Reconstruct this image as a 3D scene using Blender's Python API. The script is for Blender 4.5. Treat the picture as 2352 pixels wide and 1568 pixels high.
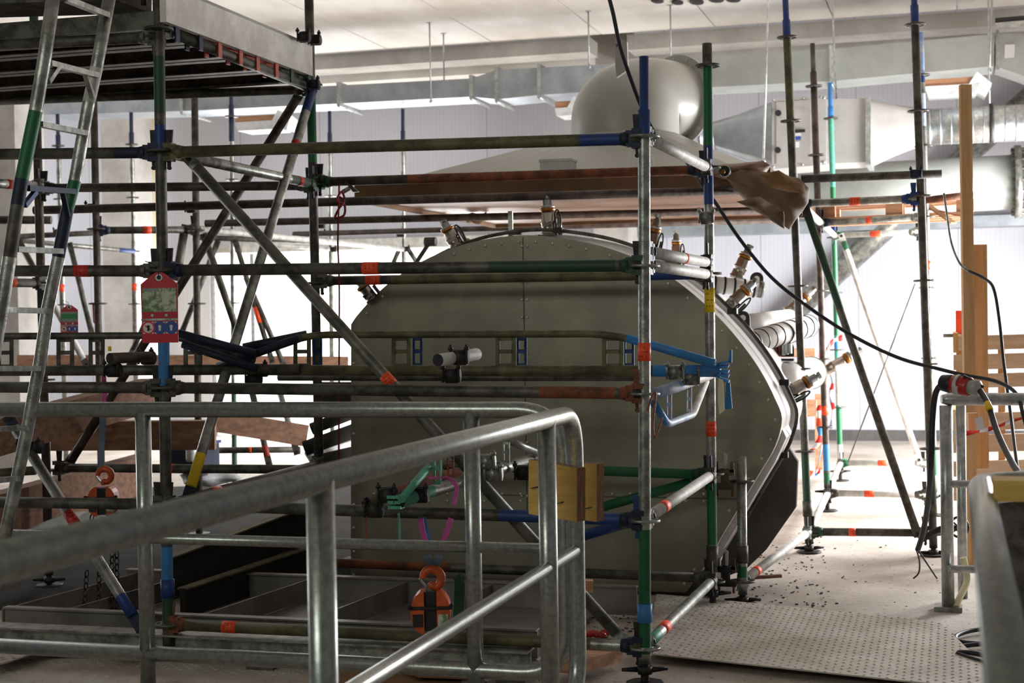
import bpy, bmesh, math, random
from mathutils import Vector, Matrix
random.seed(7)
for o in list(bpy.data.objects): bpy.data.objects.remove(o)
SC = bpy.context.scene
COL = SC.collection
# ---------------------------------------------------------------- camera, world, light, exposure
F = 3500.0
CAMH = 1.434
YAW, PITCH, ROLL = math.radians(16.2), math.radians(-0.80), math.radians(-0.92)
CM = (Matrix.Translation((0, 0, CAMH)) @ Matrix.Rotation(YAW, 4, 'Z') @
      Matrix.Rotation(math.pi/2 + PITCH, 4, 'X') @ Matrix.Rotation(ROLL, 4, 'Z'))
cd = bpy.data.cameras.new('camera'); cam = bpy.data.objects.new('camera', cd); COL.objects.link(cam)
cam.matrix_world = CM
cd.sensor_width = 36.0; cd.lens = 36.0*F/2352.0; cd.clip_start = .05; cd.clip_end = 200
cd.dof.use_dof = True; cd.dof.focus_distance = 6.3; cd.dof.aperture_fstop = 5.0
SC.camera = cam
w = bpy.data.worlds.new('world'); SC.world = w; w.use_nodes = True
w.node_tree.nodes['Background'].inputs[0].default_value = (.86, .96, .90, 1)
w.node_tree.nodes['Background'].inputs[1].default_value = .13
SC.view_settings.view_transform = 'Standard'; SC.view_settings.look = 'None'
SC.view_settings.exposure = 0.0; SC.view_settings.gamma = 1.0
SC.view_settings.use_curve_mapping = False
def area(name, loc, rot, sx, sy, power, color):
    l = bpy.data.lights.new(name, 'AREA'); l.shape = 'RECTANGLE'; l.size = sx; l.size_y = sy
    l.energy = power; l.color = color
    o = bpy.data.objects.new(name, l); COL.objects.link(o); o.location = loc; o.rotation_euler = rot
    return o
R90 = math.pi/2
# daylight through the big door in the far wall, through the right-hand window; the left fill is added, without any window
area('daylight_far_door', (-7.1, 17.7, 1.15), (-R90, 0, 0), 4.0, 2.0, 330, (1, 1, 1))
area('daylight_right_window', (2.15, 12.9, 1.35), (0, math.radians(56), 0), 1.9, 4.6, 1350, (.97, .985, 1))
area('left_fill_light', (-13.85, 13.6, 2.6), (0, -R90, 0), 2.4, 5.5, 260, (.98, .99, 1))  # added fill to brighten the far wall's left part; solid wall here
area('hall_ceiling_lamp', (-4.2, -2.5, 4.0), (math.radians(52), 0, math.radians(-22)), 3.2, 1.2, 110, (.95, 1, .88))

# ---------------------------------------------------------------- pixel helpers (2352 x 1568 frame, k = pixels per metre)
def P(px, py, k):
    return CM @ Vector(((px-1176)/k, -(py-784)/k, -F/k))
def ray(px, py):
    o = CM.translation; return o, (P(px, py, 1000.0)-o).normalized()
def PY(px, py, Y):
    o, d = ray(px, py); return o + d*((Y-o.y)/d.y)
def PX(px, py, X):
    o, d = ray(px, py); return o + d*((X-o.x)/d.x)
def PZ(px, py, Z):
    o, d = ray(px, py); return o + d*((Z-o.z)/d.z)

# ---------------------------------------------------------------- materials
MATS = {}
def mat(name, c1, c2=None, rough=.6, metal=0.0, scale=8.0, amount=.5, bump=.0, bscale=None, stretch=(1,1,1), emit=None, alpha=None, lo=.4, hi=.6, spec=None):
    if name in MATS: return MATS[name]
    m = bpy.data.materials.new(name); m.use_nodes = True
    nt = m.node_tree; b = nt.nodes['Principled BSDF']
    b.inputs['Roughness'].default_value = rough; b.inputs['Metallic'].default_value = metal
    if spec is not None: b.inputs['Specular IOR Level'].default_value = spec
    if c2 is None: c2 = tuple(x*.72 for x in c1)
    tc = nt.nodes.new('ShaderNodeTexCoord'); mp = nt.nodes.new('ShaderNodeMapping'); mp.inputs['Scale'].default_value = stretch
    nt.links.new(tc.outputs['Object'], mp.inputs[0])
    n = nt.nodes.new('ShaderNodeTexNoise'); n.inputs['Scale'].default_value = scale; n.inputs['Detail'].default_value = 6; n.inputs['Roughness'].default_value = .65
    nt.links.new(mp.outputs[0], n.inputs['Vector'])
    r = nt.nodes.new('ShaderNodeValToRGB'); r.color_ramp.elements[0].position = lo; r.color_ramp.elements[1].position = hi
    r.color_ramp.elements[0].color = (*c1, 1)
    r.color_ramp.elements[1].color = (*[c1[i]*(1-amount)+c2[i]*amount for i in range(3)], 1)
    nt.links.new(n.outputs['Fac'], r.inputs[0]); nt.links.new(r.outputs[0], b.inputs['Base Color'])
    if bump:
        n2 = nt.nodes.new('ShaderNodeTexNoise'); n2.inputs['Scale'].default_value = bscale or scale*6; n2.inputs['Detail'].default_value = 4
        nt.links.new(mp.outputs[0], n2.inputs['Vector'])
        bp = nt.nodes.new('ShaderNodeBump'); bp.inputs['Strength'].default_value = bump; bp.inputs['Distance'].default_value = .01
        nt.links.new(n2.outputs['Fac'], bp.inputs['Height']); nt.links.new(bp.outputs[0], b.inputs['Normal'])
    if emit:
        b.inputs['Emission Color'].default_value = (*emit[:3], 1); b.inputs['Emission Strength'].default_value = emit[3]
    if alpha is not None:
        b.inputs['Alpha'].default_value = alpha
    MATS[name] = m; return m
def L(r, g, b):   # sRGB 0-255 to linear
    f = lambda c: (c/255/12.92 if c/255 <= .04045 else ((c/255+.055)/1.055)**2.4)
    return (f(r), f(g), f(b))
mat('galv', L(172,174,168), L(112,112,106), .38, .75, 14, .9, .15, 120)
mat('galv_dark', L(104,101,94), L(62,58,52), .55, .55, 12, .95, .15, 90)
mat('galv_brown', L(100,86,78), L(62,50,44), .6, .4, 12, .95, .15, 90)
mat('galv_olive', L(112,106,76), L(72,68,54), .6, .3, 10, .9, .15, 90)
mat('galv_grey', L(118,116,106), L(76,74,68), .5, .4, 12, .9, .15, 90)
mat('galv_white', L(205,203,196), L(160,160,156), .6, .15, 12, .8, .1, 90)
mat('rail_steel', L(166,170,166), L(138,142,138), .3, .85, 55, .8, .05, 200)
mat('rust', L(140,78,48), L(84,52,38), .75, .1, 14, .9, .2, 90)
mat('blue', L(26,60,124), L(54,60,70), .5, .15, 26, .7, .1, lo=.52, hi=.66)
mat('light_blue', L(52,128,196), L(90,110,120), .5, .05, 26, .5, .1, lo=.52, hi=.66)
mat('green', L(20,98,58), L(70,80,70), .5, .1, 26, .55, .1, lo=.52, hi=.66)
mat('dark_green', L(30,72,50), L(52,54,46), .55, .15, 26, .6, .1)
mat('teal', L(70,160,136), L(96,112,100), .5, .1, 26, .5, .1)
mat('red_paint', L(168,52,38), L(96,58,44), .6, .05, 22, .6, .1)
mat('pale_blue', L(130,160,214), L(205,210,215), .55, .05, 10, .8)
mat('orange_tape', L(250,84,36), L(226,66,30), .5, 0, 30, .4)
mat('red_tape', L(206,50,36), L(170,40,30), .5, 0, 30, .4)
mat('yellow_tape', L(244,206,30), L(225,185,25), .5, 0, 30, .3)
mat('print_black', L(40,24,20), L(30,20,18), .6)
mat('black', L(24,24,26), L(34,34,36), .5, 0, 20, .5)
mat('rubber', L(30,31,36), L(42,42,46), .55, 0, 20, .5)
mat('dark_iron', L(56,52,50), L(34,32,34), .55, .5, 30, .8, .2)
mat('dark_blue_iron', L(36,46,72), L(38,40,46), .55, .4, 30, .8, .1)
mat('zinc', L(196,198,196), L(150,154,154), .35, .8, 20, .8, .05)
mat('wood', L(214,172,122), L(190,142,92), .7, 0, 3, .9, .1, 40, stretch=(6,6,.6))
mat('wood_x', L(198,152,116), L(160,112,80), .7, 0, 3, .9, .1, 40, stretch=(.6,6,9))
mat('ply', L(226,186,104), L(204,160,82), .65, 0, 3, .9, .1, 40, stretch=(1.2,6,9))
mat('ply_edge', L(150,112,72), L(92,66,46), .8, 0, 60, 1.0, .2, stretch=(6,1,.2))
mat('shade_and_dark_parts', L(56,53,50), L(40,38,36), .95, 0, 3, .8, .1, spec=.05)  # dark steel, pipes and crate, also the shade painted on the floor
mat('timber', L(150,110,84), L(112,80,60), .75, 0, 3, .9, .1, 40, stretch=(.6,6,9))
mat('board_pale', L(232,229,222), L(196,190,182), .6, 0, 6, .8, .1, 40)
mat('concrete', L(186,183,178), L(158,153,146), .85, 0, 1.6, .9, .25, 50)
mat('concrete_grey', L(176,172,166), L(150,146,140), .85, 0, 1.2, .9, .2, 30)
mat('concrete_yellow', L(212,200,170), L(186,172,140), .85, 0, 1.2, .9, .2, 30)
mat('hood_paint', L(168,166,158), L(156,154,146), .38, 0, 2, .6, .03, 12)
mat('duct', L(172,178,184), L(146,154,162), .38, .7, 3.5, .9, .04, 8)
mat('duct_light', L(176,180,176), L(160,164,162), .45, .35, 2.5, .9, .04, 8)
mat('unit_white', L(180,177,175), L(164,162,160), .5, .2, 3, .7)
mat('film', L(122,88,62), L(156,128,114), .5, 0, 1.3, 1.0, .25, 4, lo=.42, hi=.66, spec=.2)
mat('cardboard', L(150,110,70), L(118,84,52), .8, 0, 4, .9, .3, 16)
mat('card_dark', L(112,80,52), L(84,58,38), .8, 0, 4, .9, .3, 16)
mat('paper_bag', L(116,92,68), L(96,74,54), .7, 0, 3, .8, .35, 9)
mat('stainless', L(176,168,158), L(120,112,102), .25, .95, 12, .6, .03)
mat('brass', L(176,120,62), L(140,92,44), .32, .9, 12, .6)
mat('white_paint', L(236,234,230), L(224,222,218), .45, 0, 3, .6)
mat('band_white', L(228,224,222), L(205,202,200), .4, .1, 3, .6)
mat('skirt', L(92,88,86), L(74,70,70), .8, 0, 5, .8)
mat('navy', L(38,50,84), L(60,62,70), .6, .2, 26, .8)
mat('hook_orange', L(206,96,70), L(160,70,54), .5, .05, 20, .7)
mat('hoist_orange', L(216,92,40), L(150,64,32), .38, .05, 12, .7)
mat('sling_purple', L(190,84,150), L(160,60,124), .8, 0, 60, .6)
mat('sling_blue', L(60,120,190), L(40,90,150), .8, 0, 60, .6)
mat('sling_grey', L(110,122,140), L(84,94,110), .8, 0, 60, .6)
mat('sling_green', L(44,78,52), L(28,54,36), .85, 0, 60, .6, .3)
mat('rope_red', L(140,30,30), L(80,20,22), .8, 0, 90, .8)
mat('copper_rod', L(150,100,74), L(110,70,50), .5, .5, 60, .8, .3)
mat('frame_steel', L(150,144,140), L(118,112,108), .45, .6, 4, .8, .05)
mat('tag_red', L(196,28,44), L(160,22,36), .35, 0, 6, .5)
mat('tag_photo', L(200,204,190), L(96,128,66), .25, 0, 26, .9, lo=.45, hi=.56)
mat('tag_green', L(40,140,80), L(60,150,96), .5)
mat('tag_grey', L(150,156,154), L(120,126,124), .5)
mat('sign_white', L(225,222,226), L(205,202,206), .4, 0, 6, .4)
mat('sign_blue', L(48,76,150), L(40,66,140), .4)
mat('plastic_white', L(224,226,228), L(190,196,200), .3, 0, 5, .8, .5, 18)
mat('plastic_red', L(180,36,30), L(140,28,26), .35, 0, 12, .6)
mat('barrier_red', L(228,48,40), L(200,40,36), .5, 0, 12, .4)
mat('barrier_white', L(238,236,238), L(220,220,224), .5)
mat('debris', L(96,84,72), L(60,52,46), .9, 0, 20, .9)
mat('rivet', L(214,214,196), L(190,190,172), .35, .5)
mat('beige_fan', L(226,216,176), L(206,194,150), .6)
mat('rough_paper', L(232,226,190), L(214,206,170), .7)

def drum_mat():
    m = mat('drum_plate', L(160,156,138), L(132,128,114), .45, .4, 1.7, .9, .02, 10); return m
drum_mat()
mat('tread', L(206,198,188), L(176,164,150), .55, .15, 2.2, .9, .05, 30)
def floor_mat():
    m = mat('floor_concrete', L(196,186,176), L(150,136,122), .8, 0, 1.1, .9, .3, 45, lo=.38, hi=.64)
    nt = m.node_tree; b = nt.nodes['Principled BSDF']
    ramp = [n for n in nt.nodes if n.type == 'VALTORGB'][0]
    tc = [n for n in nt.nodes if n.type == 'TEX_COORD'][0]
    n = nt.nodes.new('ShaderNodeTexNoise'); n.inputs['Scale'].default_value = 34; n.inputs['Detail'].default_value = 5
    nt.links.new(tc.outputs['Object'], n.inputs['Vector'])
    r = nt.nodes.new('ShaderNodeValToRGB'); r.color_ramp.elements[0].position = .62; r.color_ramp.elements[1].position = .70
    r.color_ramp.elements[0].color = (1,1,1,1); r.color_ramp.elements[1].color = (.45,.4,.36,1)
    mx = nt.nodes.new('ShaderNodeMixRGB'); mx.blend_type = 'MULTIPLY'; mx.inputs[0].default_value = 1
    nt.links.new(n.outputs['Fac'], r.inputs[0]); nt.links.new(ramp.outputs[0], mx.inputs[1]); nt.links.new(r.outputs[0], mx.inputs[2])
    nt.links.new(mx.outputs[0], b.inputs['Base Color'])
    return m
floor_mat()
def ribbed_wall():
    m = mat('wall_panel', L(194,195,203), L(186,187,196), .55, .05, .4, .8)
    nt = m.node_tree; b = nt.nodes['Principled BSDF']
    ramp = [n for n in nt.nodes if n.type == 'VALTORGB'][0]; tc = [n for n in nt.nodes if n.type == 'TEX_COORD'][0]
    sp = nt.nodes.new('ShaderNodeSeparateXYZ'); nt.links.new(tc.outputs['Object'], sp.inputs[0])
    def math_(op, a, v):
        n = nt.nodes.new('ShaderNodeMath'); n.operation = op
        nt.links.new(a, n.inputs[0])
        if v is not None: n.inputs[1].default_value = v
        return n.outputs[0]
    fr = math_('FRACT', math_('MULTIPLY', sp.outputs[0], 1/1.1), None)
    seam = math_('LESS_THAN', fr, .012)
    fr2 = math_('FRACT', math_('MULTIPLY', sp.outputs[0], 1/.05), None)
    rib = math_('LESS_THAN', fr2, .2)
    bm_ = math_('MULTIPLY', rib, .10); s2 = math_('MULTIPLY', seam, .45)
    ad = nt.nodes.new('ShaderNodeMath'); ad.operation = 'MAXIMUM'; nt.links.new(bm_, ad.inputs[0]); nt.links.new(s2, ad.inputs[1])
    mx = nt.nodes.new('ShaderNodeMixRGB'); nt.links.new(ad.outputs[0], mx.inputs[0]); nt.links.new(ramp.outputs[0], mx.inputs[1])
    mx.inputs[2].default_value = (*L(96,98,108), 1)
    nt.links.new(mx.outputs[0], b.inputs['Base Color'])
ribbed_wall()
def ceiling_mat():
    m = mat('ceiling_slab', L(214,210,204), L(184,176,164), .85, 0, .9, .9, .15, 14, stretch=(1,.35,1), lo=.42, hi=.68)
ceiling_mat()

# ---------------------------------------------------------------- mesh builder
ORG = {}
class MB:
    def __init__(s): s.v = []; s.f = []; s.m = []; s.s = []; s.names = []
    def mi(s, name):
        if name not in s.names: s.names.append(name)
        return s.names.index(name)
    def face(s, idx, mat, smooth=False): s.f.append(idx); s.m.append(s.mi(mat)); s.s.append(smooth)
    def tube(s, path, r, mat='galv', n=16, caps=True, closed=False, hollow=False):
        path = [Vector(p) for p in path]; N = len(path)
        rs = r if isinstance(r, (list, tuple)) else [r]*N
        mats = mat if isinstance(mat, (list, tuple)) else [mat]*N
        base = len(s.v); prev = None
        for i, p in enumerate(path):
            if closed: t = path[(i+1) % N]-path[i-1]
            else: t = path[min(i+1, N-1)]-path[max(i-1, 0)]
            if t.length < 1e-9: t = Vector((0, 0, 1))
            t.normalize()
            if prev is None:
                a = Vector((0, 0, 1)) if abs(t.z) < .9 else Vector((1, 0, 0)); u = t.cross(a).normalized()
            else:
                u = prev - t*prev.dot(t)
                u = u.normalized() if u.length > 1e-6 else t.orthogonal().normalized()
            prev = u; v = t.cross(u)
            for j in range(n):
                a = 2*math.pi*j/n; s.v.append(p+(u*math.cos(a)+v*math.sin(a))*rs[i])
        for i in range(N if closed else N-1):
            i2 = (i+1) % N
            for j in range(n):
                j2 = (j+1) % n
                s.face((base+i*n+j, base+i*n+j2, base+i2*n+j2, base+i2*n+j), mats[i], True)
        if caps and not closed:
            s.face(tuple(base+j for j in range(n))[::-1], 'black' if hollow else mats[0]); s.face(tuple(base+(N-1)*n+j for j in range(n)), 'black' if hollow else mats[-2 if N > 1 else -1])
        return s
    def box(s, c, size, mat='galv', R=None):
        c = Vector(c); b = len(s.v); hx, hy, hz = [x/2 for x in size]
        for x in (-hx, hx):
            for y in (-hy, hy):
                for z in (-hz, hz):
                    q = Vector((x, y, z)); s.v.append(c+(R @ q if R is not None else q))
        for q in ((0,1,3,2),(4,6,7,5),(0,4,5,1),(2,3,7,6),(0,2,6,4),(1,5,7,3)): s.face(tuple(b+i for i in q), mat)
        return s
    def bar(s, p0, p1, w, h, mat='galv', up=Vector((0,0,1))):     # rectangular bar from p0 to p1, width w sideways, h along up
        p0 = Vector(p0); p1 = Vector(p1); t = (p1-p0).normalized(); side = t.cross(up)
        if side.length < 1e-4: side = t.cross(Vector((1,0,0)))
        side.normalize(); u = side.cross(t).normalized()
        R = Matrix((t, side, u)).transposed()
        return s.box((p0+p1)/2, ((p1-p0).length, w, h), mat, R)
    def prism(s, pts, off, mat='galv', side=None, smooth=False):
        off = Vector(off); n = len(pts); b = len(s.v)
        for p in pts: s.v.append(Vector(p))
        for p in pts: s.v.append(Vector(p)+off)
        s.face(tuple(b+i for i in range(n))[::-1], mat); s.face(tuple(b+n+i for i in range(n)), mat)
        for i in range(n): s.face((b+i, b+(i+1)%n, b+n+(i+1)%n, b+n+i), side or mat, smooth)
        return s
    def lathe(s, p0, axis, prof, n=24, mat='galv'):               # prof: (distance along axis, radius[, material])
        p0 = Vector(p0); axis = Vector(axis).normalized()
        return s.tube([p0+axis*q[0] for q in prof], [q[1] for q in prof], [ (q[2] if len(q) > 2 else mat) for q in prof], n)
    def sphere(s, c, r, mat='rivet', n=8, sc=(1,1,1)):
        c = Vector(c); b = len(s.v); m = n//2
        for i in range(m+1):
            for j in range(n):
                a = math.pi*i/m; q = 2*math.pi*j/n
                s.v.append(c+Vector((math.sin(a)*math.cos(q)*sc[0], math.sin(a)*math.sin(q)*sc[1], math.cos(a)*sc[2]))*r)
        for i in range(m):
            for j in range(n): s.face((b+i*n+j, b+(i+1)*n+j, b+(i+1)*n+(j+1)%n, b+i*n+(j+1)%n), mat, True)
        return s
    def build(s, name, parent=None):
        off = ORG[parent] if parent is not None else Vector((0,0,0))
        if parent is None:
            c = sum(s.v, Vector())/max(len(s.v), 1); zmin = min(v.z for v in s.v); off = Vector((c.x, c.y, zmin))
        me = bpy.data.meshes.new(name)
        me.from_pydata([v-off for v in s.v], [], s.f)
        for nm in s.names: me.materials.append(MATS[nm])
        me.polygons.foreach_set('material_index', s.m); me.polygons.foreach_set('use_smooth', s.s)
        bm = bmesh.new(); bm.from_mesh(me); bmesh.ops.recalc_face_normals(bm, faces=bm.faces); bm.to_mesh(me); bm.free()
        me.update()
        o = bpy.data.objects.new(name, me); COL.objects.link(o)
        if parent is not None: o.parent = parent
        else: o.location = off
        ORG[o] = off
        return o
def tag(o, label=None, cat=None, group=None, kind=None):
    if label: o['label'] = label
    if cat: o['category'] = cat
    if group: o['group'] = group
    if kind: o['kind'] = kind
    return o
def thing(name, label, cat, loc, group=None):
    o = bpy.data.objects.new(name, None); COL.objects.link(o); o.empty_display_size = .05
    o.location = Vector(loc); ORG[o] = Vector(loc)
    return tag(o, label, cat, group)
def struct(name, mb):
    return tag(mb.build(name), kind='structure')
def smooth_path(pts, n=8, closed=False):           # Catmull-Rom
    pts = [Vector(p) for p in pts]; out = []; N = len(pts)
    for i in range(N if closed else N-1):
        if closed: p0, p1, p2, p3 = pts[i-1], pts[i], pts[(i+1)%N], pts[(i+2)%N]
        else: p0, p1, p2, p3 = pts[max(i-1,0)], pts[i], pts[i+1], pts[min(i+2,N-1)]
        for j in range(n):
            t = j/n
            out.append(.5*((2*p1)+(-p0+p2)*t+(2*p0-5*p1+4*p2-p3)*t*t+(-p0+3*p1-3*p2+p3)*t**3))
    if not closed: out.append(pts[-1])
    return out
def fillet(pts, r, n=6):                           # rounded polyline
    pts = [Vector(p) for p in pts]; out = [pts[0]]
    for i in range(1, len(pts)-1):
        a, b, c = pts[i-1], pts[i], pts[i+1]; u = (a-b).normalized(); v = (c-b).normalized()
        q = min(r, (a-b).length*.49, (c-b).length*.49); p0 = b+u*q; p1 = b+v*q
        for j in range(n+1):
            t = j/n; out.append(p0*(1-t)**2+b*2*t*(1-t)+p1*t*t)
    out.append(pts[-1]); return out
TR = .02415      # scaffold tube radius
def lerp(a, b, t): return a+(b-a)*t
def seg_mats(n0, segs, base):
    pass
def painted(mb, p0, p1, r, base, segs=()):
    """straight tube with painted lengths; segs = (t0, t1, material)"""
    cuts = sorted(set([0., 1.]+[max(0, min(1, q)) for s_ in segs for q in s_[:2]]))
    path = [lerp(p0, p1, t) for t in cuts]; ms = []
    for i in range(len(cuts)-1):
        m_ = base; tm = (cuts[i]+cuts[i+1])/2
        for a, b, mm in segs:
            if a <= tm <= b: m_ = mm
        ms.append(m_)
    ms.append(ms[-1]); mb.tube(path, r, ms, 20)
def band(root, p0, p1, t0, t1, mm, r=TR, marks=True, ragged=False):
    a, b = lerp(p0, p1, t0), lerp(p0, p1, t1); mb = MB(); mb.tube([a, b], r+.0012, mm, 20, caps=True)
    o = mb.build('tape_band', root); o['label'] = {'orange_tape':'bright orange tape', 'red_tape':'red tape', 'yellow_tape':'yellow tape'}.get(mm, 'coloured tape')
    if marks:
        mk = MB(); ax = (b-a).normalized(); L_ = (b-a).length
        view = (CM.translation-a).normalized(); view = (view-ax*view.dot(ax)).normalized(); sd = ax.cross(view)
        for i in range(3):
            for j in range(5):
                if random.random() < .25: continue
                ang = (j-2)*.3+random.uniform(-.05,.05); nrm = view*math.cos(ang)+sd*math.sin(ang)
                c = a+ax*L_*(.25+.25*i)+nrm*(r+.0013)
                tt = nrm.cross(ax)
                R = Matrix((ax, tt, nrm)).transposed()
                mk.box(c, (L_*.05, .004, .0006), 'print_black', R)
        if mk.v: mk.build('print', o)
    return o
def rosette(root, c, axis, detail=True, mm='galv_dark'):
    mb = MB(); axis = axis.normalized(); u = axis.orthogonal().normalized(); v = axis.cross(u)
    def ring(r0, r1, h=.005):
        n = 32; b = len(mb.v)
        for rr, hh in ((r0, -h), (r1, -h), (r1, h), (r0, h)):
            for j in range(n):
                a = 2*math.pi*j/n; mb.v.append(c+(u*math.cos(a)+v*math.sin(a))*rr+axis*hh)
        for q in range(4):
            for j in range(n): mb.face((b+q*n+j, b+q*n+(j+1)%n, b+((q+1)%4)*n+(j+1)%n, b+((q+1)%4)*n+j), mm, q in (1,3))
    if detail:
        ring(.023, .033); ring(.052, .0615)
        for j in range(8):
            a = 2*math.pi*(j+.5)/8; d_ = u*math.cos(a)+v*math.sin(a); e = axis.cross(d_)
            R = Matrix((d_, e, axis)).transposed(); mb.box(c+d_*.043, (.024, .012, .009), mm, R)
    else: ring(.02, .0615)
    return mb.build('rosette', root)
def standard(label, top, bot, k, ros=(), base='galv_dark', segs=(), spigot=None, sleeve=(), foot=None, tapes=(), rmat='galv_dark', kb=None, name='scaffold_standard', group=None):
    """vertical post; all heights given as pixel rows of its axis"""
    kb = kb or k
    P0 = P(top[0], top[1], k); P1 = P(bot[0], bot[1], kb)
    at = lambda y: lerp(P0, P1, (y-top[1])/(bot[1]-top[1]))
    tt = lambda y: (y-top[1])/(bot[1]-top[1])
    root = thing(name, label, 'scaffold post', P1, group)
    y0 = top[1]
    if spigot:
        mb = MB(); mb.tube([P0, at(spigot[0]), at(spigot[0]+ (4 if k > 300 else 2))], [.0185, .0185, .0242], spigot[1], 16); mb.build('spigot', root)
        y0 = spigot[0]
    mb = MB(); q0 = at(y0)
    sg = [((a-y0)/(bot[1]-y0), (b-y0)/(bot[1]-y0), mm) for a, b, mm in segs]
    painted(mb, q0, P1, TR, base, sg); mb.build('tube', root)
    ax = (P0-P1).normalized()
    for y in ros: rosette(root, at(y), ax, k > 300, rmat)
    for a, b, mm in sleeve:
        mb = MB(); mb.tube([at(a), at(b)], .029, mm, 18); mb.build('sleeve', root)
    for a, b, mm in tapes: band(root, P0, P1, tt(a), tt(b), mm, marks=k > 300)
    if foot: jack(root, P1, ax, foot)
    return root
def jack(root, c, ax, kind='plate'):
    """threaded base jack from point c down to the floor"""
    h = max(c.z-.012, .03); e = Vector((c.x, c.y, .012))
    mb = MB(); n = max(4, int(h/.008)); prof = []
    for i in range(n*2+1): prof.append((h*i/(n*2), .0175 if i % 2 else .0155))
    mb.lathe(c, (0,0,-1), prof, 16, 'dark_iron'); mb.build('jack_screw', root)
    mb = MB(); q = Vector((c.x, c.y, c.z-.012)); mb.tube([q, q-Vector((0,0,.03))], .029, 'dark_iron', 16)
    for sgn in (-1, 1): mb.tube([q+Vector((.02*sgn,.004,-.015)), q+Vector((.085*sgn,.03*sgn,-.012))], [.012,.007], 'dark_iron', 8)
    mb.build('jack_nut', root)
    mb = MB(); mb.tube([Vector((c.x,c.y,.002)), Vector((c.x,c.y,.012))], .075, 'dark_iron', 8); mb.build('base_plate', root)
def head(root, p, direction, mm='galv_dark', wm='dark_iron'):
    """wedge head at p; the tube leaves towards direction"""
    d = Vector(direction).normalized(); up = Vector((0,0,1)); s_ = d.cross(up).normalized(); u = s_.cross(d)
    R = Matrix((d, s_, u)).transposed(); mb = MB()
    mb.box(p+d*.012+u*.028, (.05, .042, .022), mm, R); mb.box(p+d*.012-u*.028, (.05, .042, .022), mm, R)
    mb.box(p+d*.045, (.03, .046, .062), mm, R); mb.tube([p+d*.05, p+d*.085], [.031, .0255], mm, 14)
    h = mb.build('wedge_head', root)
    w_ = MB(); q = p+d*.018
    pts = [q-s_*.004+u*.095-d*.016, q-s_*.004+u*.095+d*.018, q-s_*.004-u*.065+d*.005, q-s_*.004-u*.065-d*.008]
    w_.prism(pts, s_*.008, wm); w_.tube([q-u*.066-s_*.006, q-u*.066+s_*.006], .009, wm, 8)
    w_.build('wedge', h)
def ledger(label, a, b, base='galv_dark', segs=(), heads=(1,1), tapes=(), hm=('galv_dark','galv_dark'), wm=('dark_iron','dark_iron'), r=TR, name='scaffold_ledger', cat='scaffold tube', marks=True, group=None):
    P0, P1 = P(*a), P(*b)
    root = thing(name, label, cat, P0 if P0.z < P1.z else P1, group)
    mb = MB(); painted(mb, P0, P1, r, base, segs); mb.build('tube', root)
    d = (P1-P0).normalized()
    if heads[0]: head(root, P0, d, hm[0], wm[0])
    if heads[1]: head(root, P1, -d, hm[1], wm[1])
    for t0, t1, mm in tapes: band(root, P0, P1, t0, t1, mm, r, marks=marks and a[2] > 300)
    return root
def brace(label, a, b, base='galv_dark', segs=(), tapes=(), end='galv_dark', r=TR, marks=True, name='diagonal_brace'):
    P0, P1 = P(*a), P(*b)
    root = thing(name, label, 'scaffold brace', P1 if P1.z < P0.z else P0)
    mb = MB(); d = (P1-P0).normalized(); L_ = (P1-P0).length
    painted(mb, P0+d*.06, P1-d*.06, r, base, segs); mb.build('tube', root)
    for p, q in ((P0, d), (P1, -d)):
        e = MB(); s_ = (CM.translation-p); s_ = (s_-q*s_.dot(q)).normalized(); u = q.cross(s_)
        R = Matrix((q, u, s_)).transposed()
        e.box(p+q*.03, (.085, .05, .012), end, R); e.tube([p+q*.008-s_*.010, p+q*.008+s_*.012], .012, 'dark_iron', 10)
        e.build('flat_end', root)
    for t0, t1, mm in tapes: band(root, P0, P1, t0, t1, mm, r, marks=marks and a[2] > 300)
    return root
def plain_tube(label, a, b, base='galv_dark', segs=(), tapes=(), r=TR, name='scaffold_tube', cat='scaffold tube'):
    return ledger(label, a, b, base, segs, (0,0), tapes, r=r, name=name, cat=cat)
def coupler(label, px, py, k, mm='dark_iron', size=1.0):
    """pressed-steel swivel coupler with two T bolts"""
    c = P(px, py, k); root = thing('scaffold_coupler', label, 'tube clamp', c)
    s_ = size
    mb = MB(); mb.tube([c-Vector((0,0,.03*s_)), c+Vector((0,0,.03*s_))], .033*s_, mm, 14)
    mb.tube([c+Vector((-.03*s_,-.0,0)), c+Vector((.03*s_,0,0))], .035*s_, mm, 14); mb.build('jaw', root)
    for sg in (-1, 1):
        b = MB(); q = c+Vector((.036*s_*sg, -.03*s_, .0)); b.tube([q-Vector((0,0,.03*s_)), q+Vector((0,0,.055*s_))], .006*s_, mm, 8)
        b.tube([q+Vector((0,0,.03*s_)), q+Vector((0,0,.045*s_))], .012*s_, mm, 6); b.build('bolt', root)
    return root

# ================================================================ SETTING
YW = 17.8                                           # far wall plane
ZC = 4.43                                           # ceiling underside
mb = MB(); mb.box((-4.5, 6.0, -.1), (19.4, 24.4, .2), 'floor_concrete'); struct('floor', mb)
DX0, DX1, DZ = PY(483, 700, YW).x, PY(1215, 700, YW).x, PY(640, 566, YW).z
mb = MB()
mb.box(((-14+DX0)/2, YW+.1, 2.6), (DX0+14, .2, 5.2), 'wall_panel'); mb.box(((DX1+3)/2, YW+.1, 2.6), (3-DX1, .2, 5.2), 'wall_panel')
mb.box(((DX0+DX1)/2, YW+.1, (DZ+5.2)/2), (DX1-DX0, .2, 5.2-DZ), 'wall_panel'); struct('wall_back', mb)
mb = MB(); mb.box((-14.1, 6, 2.6), (.2, 24, 5.2), 'wall_panel'); struct('wall_left', mb)
WY0, WY1, WZ0, WZ1 = 10.6, 15.4, .3, 2.3
mb = MB()
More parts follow.
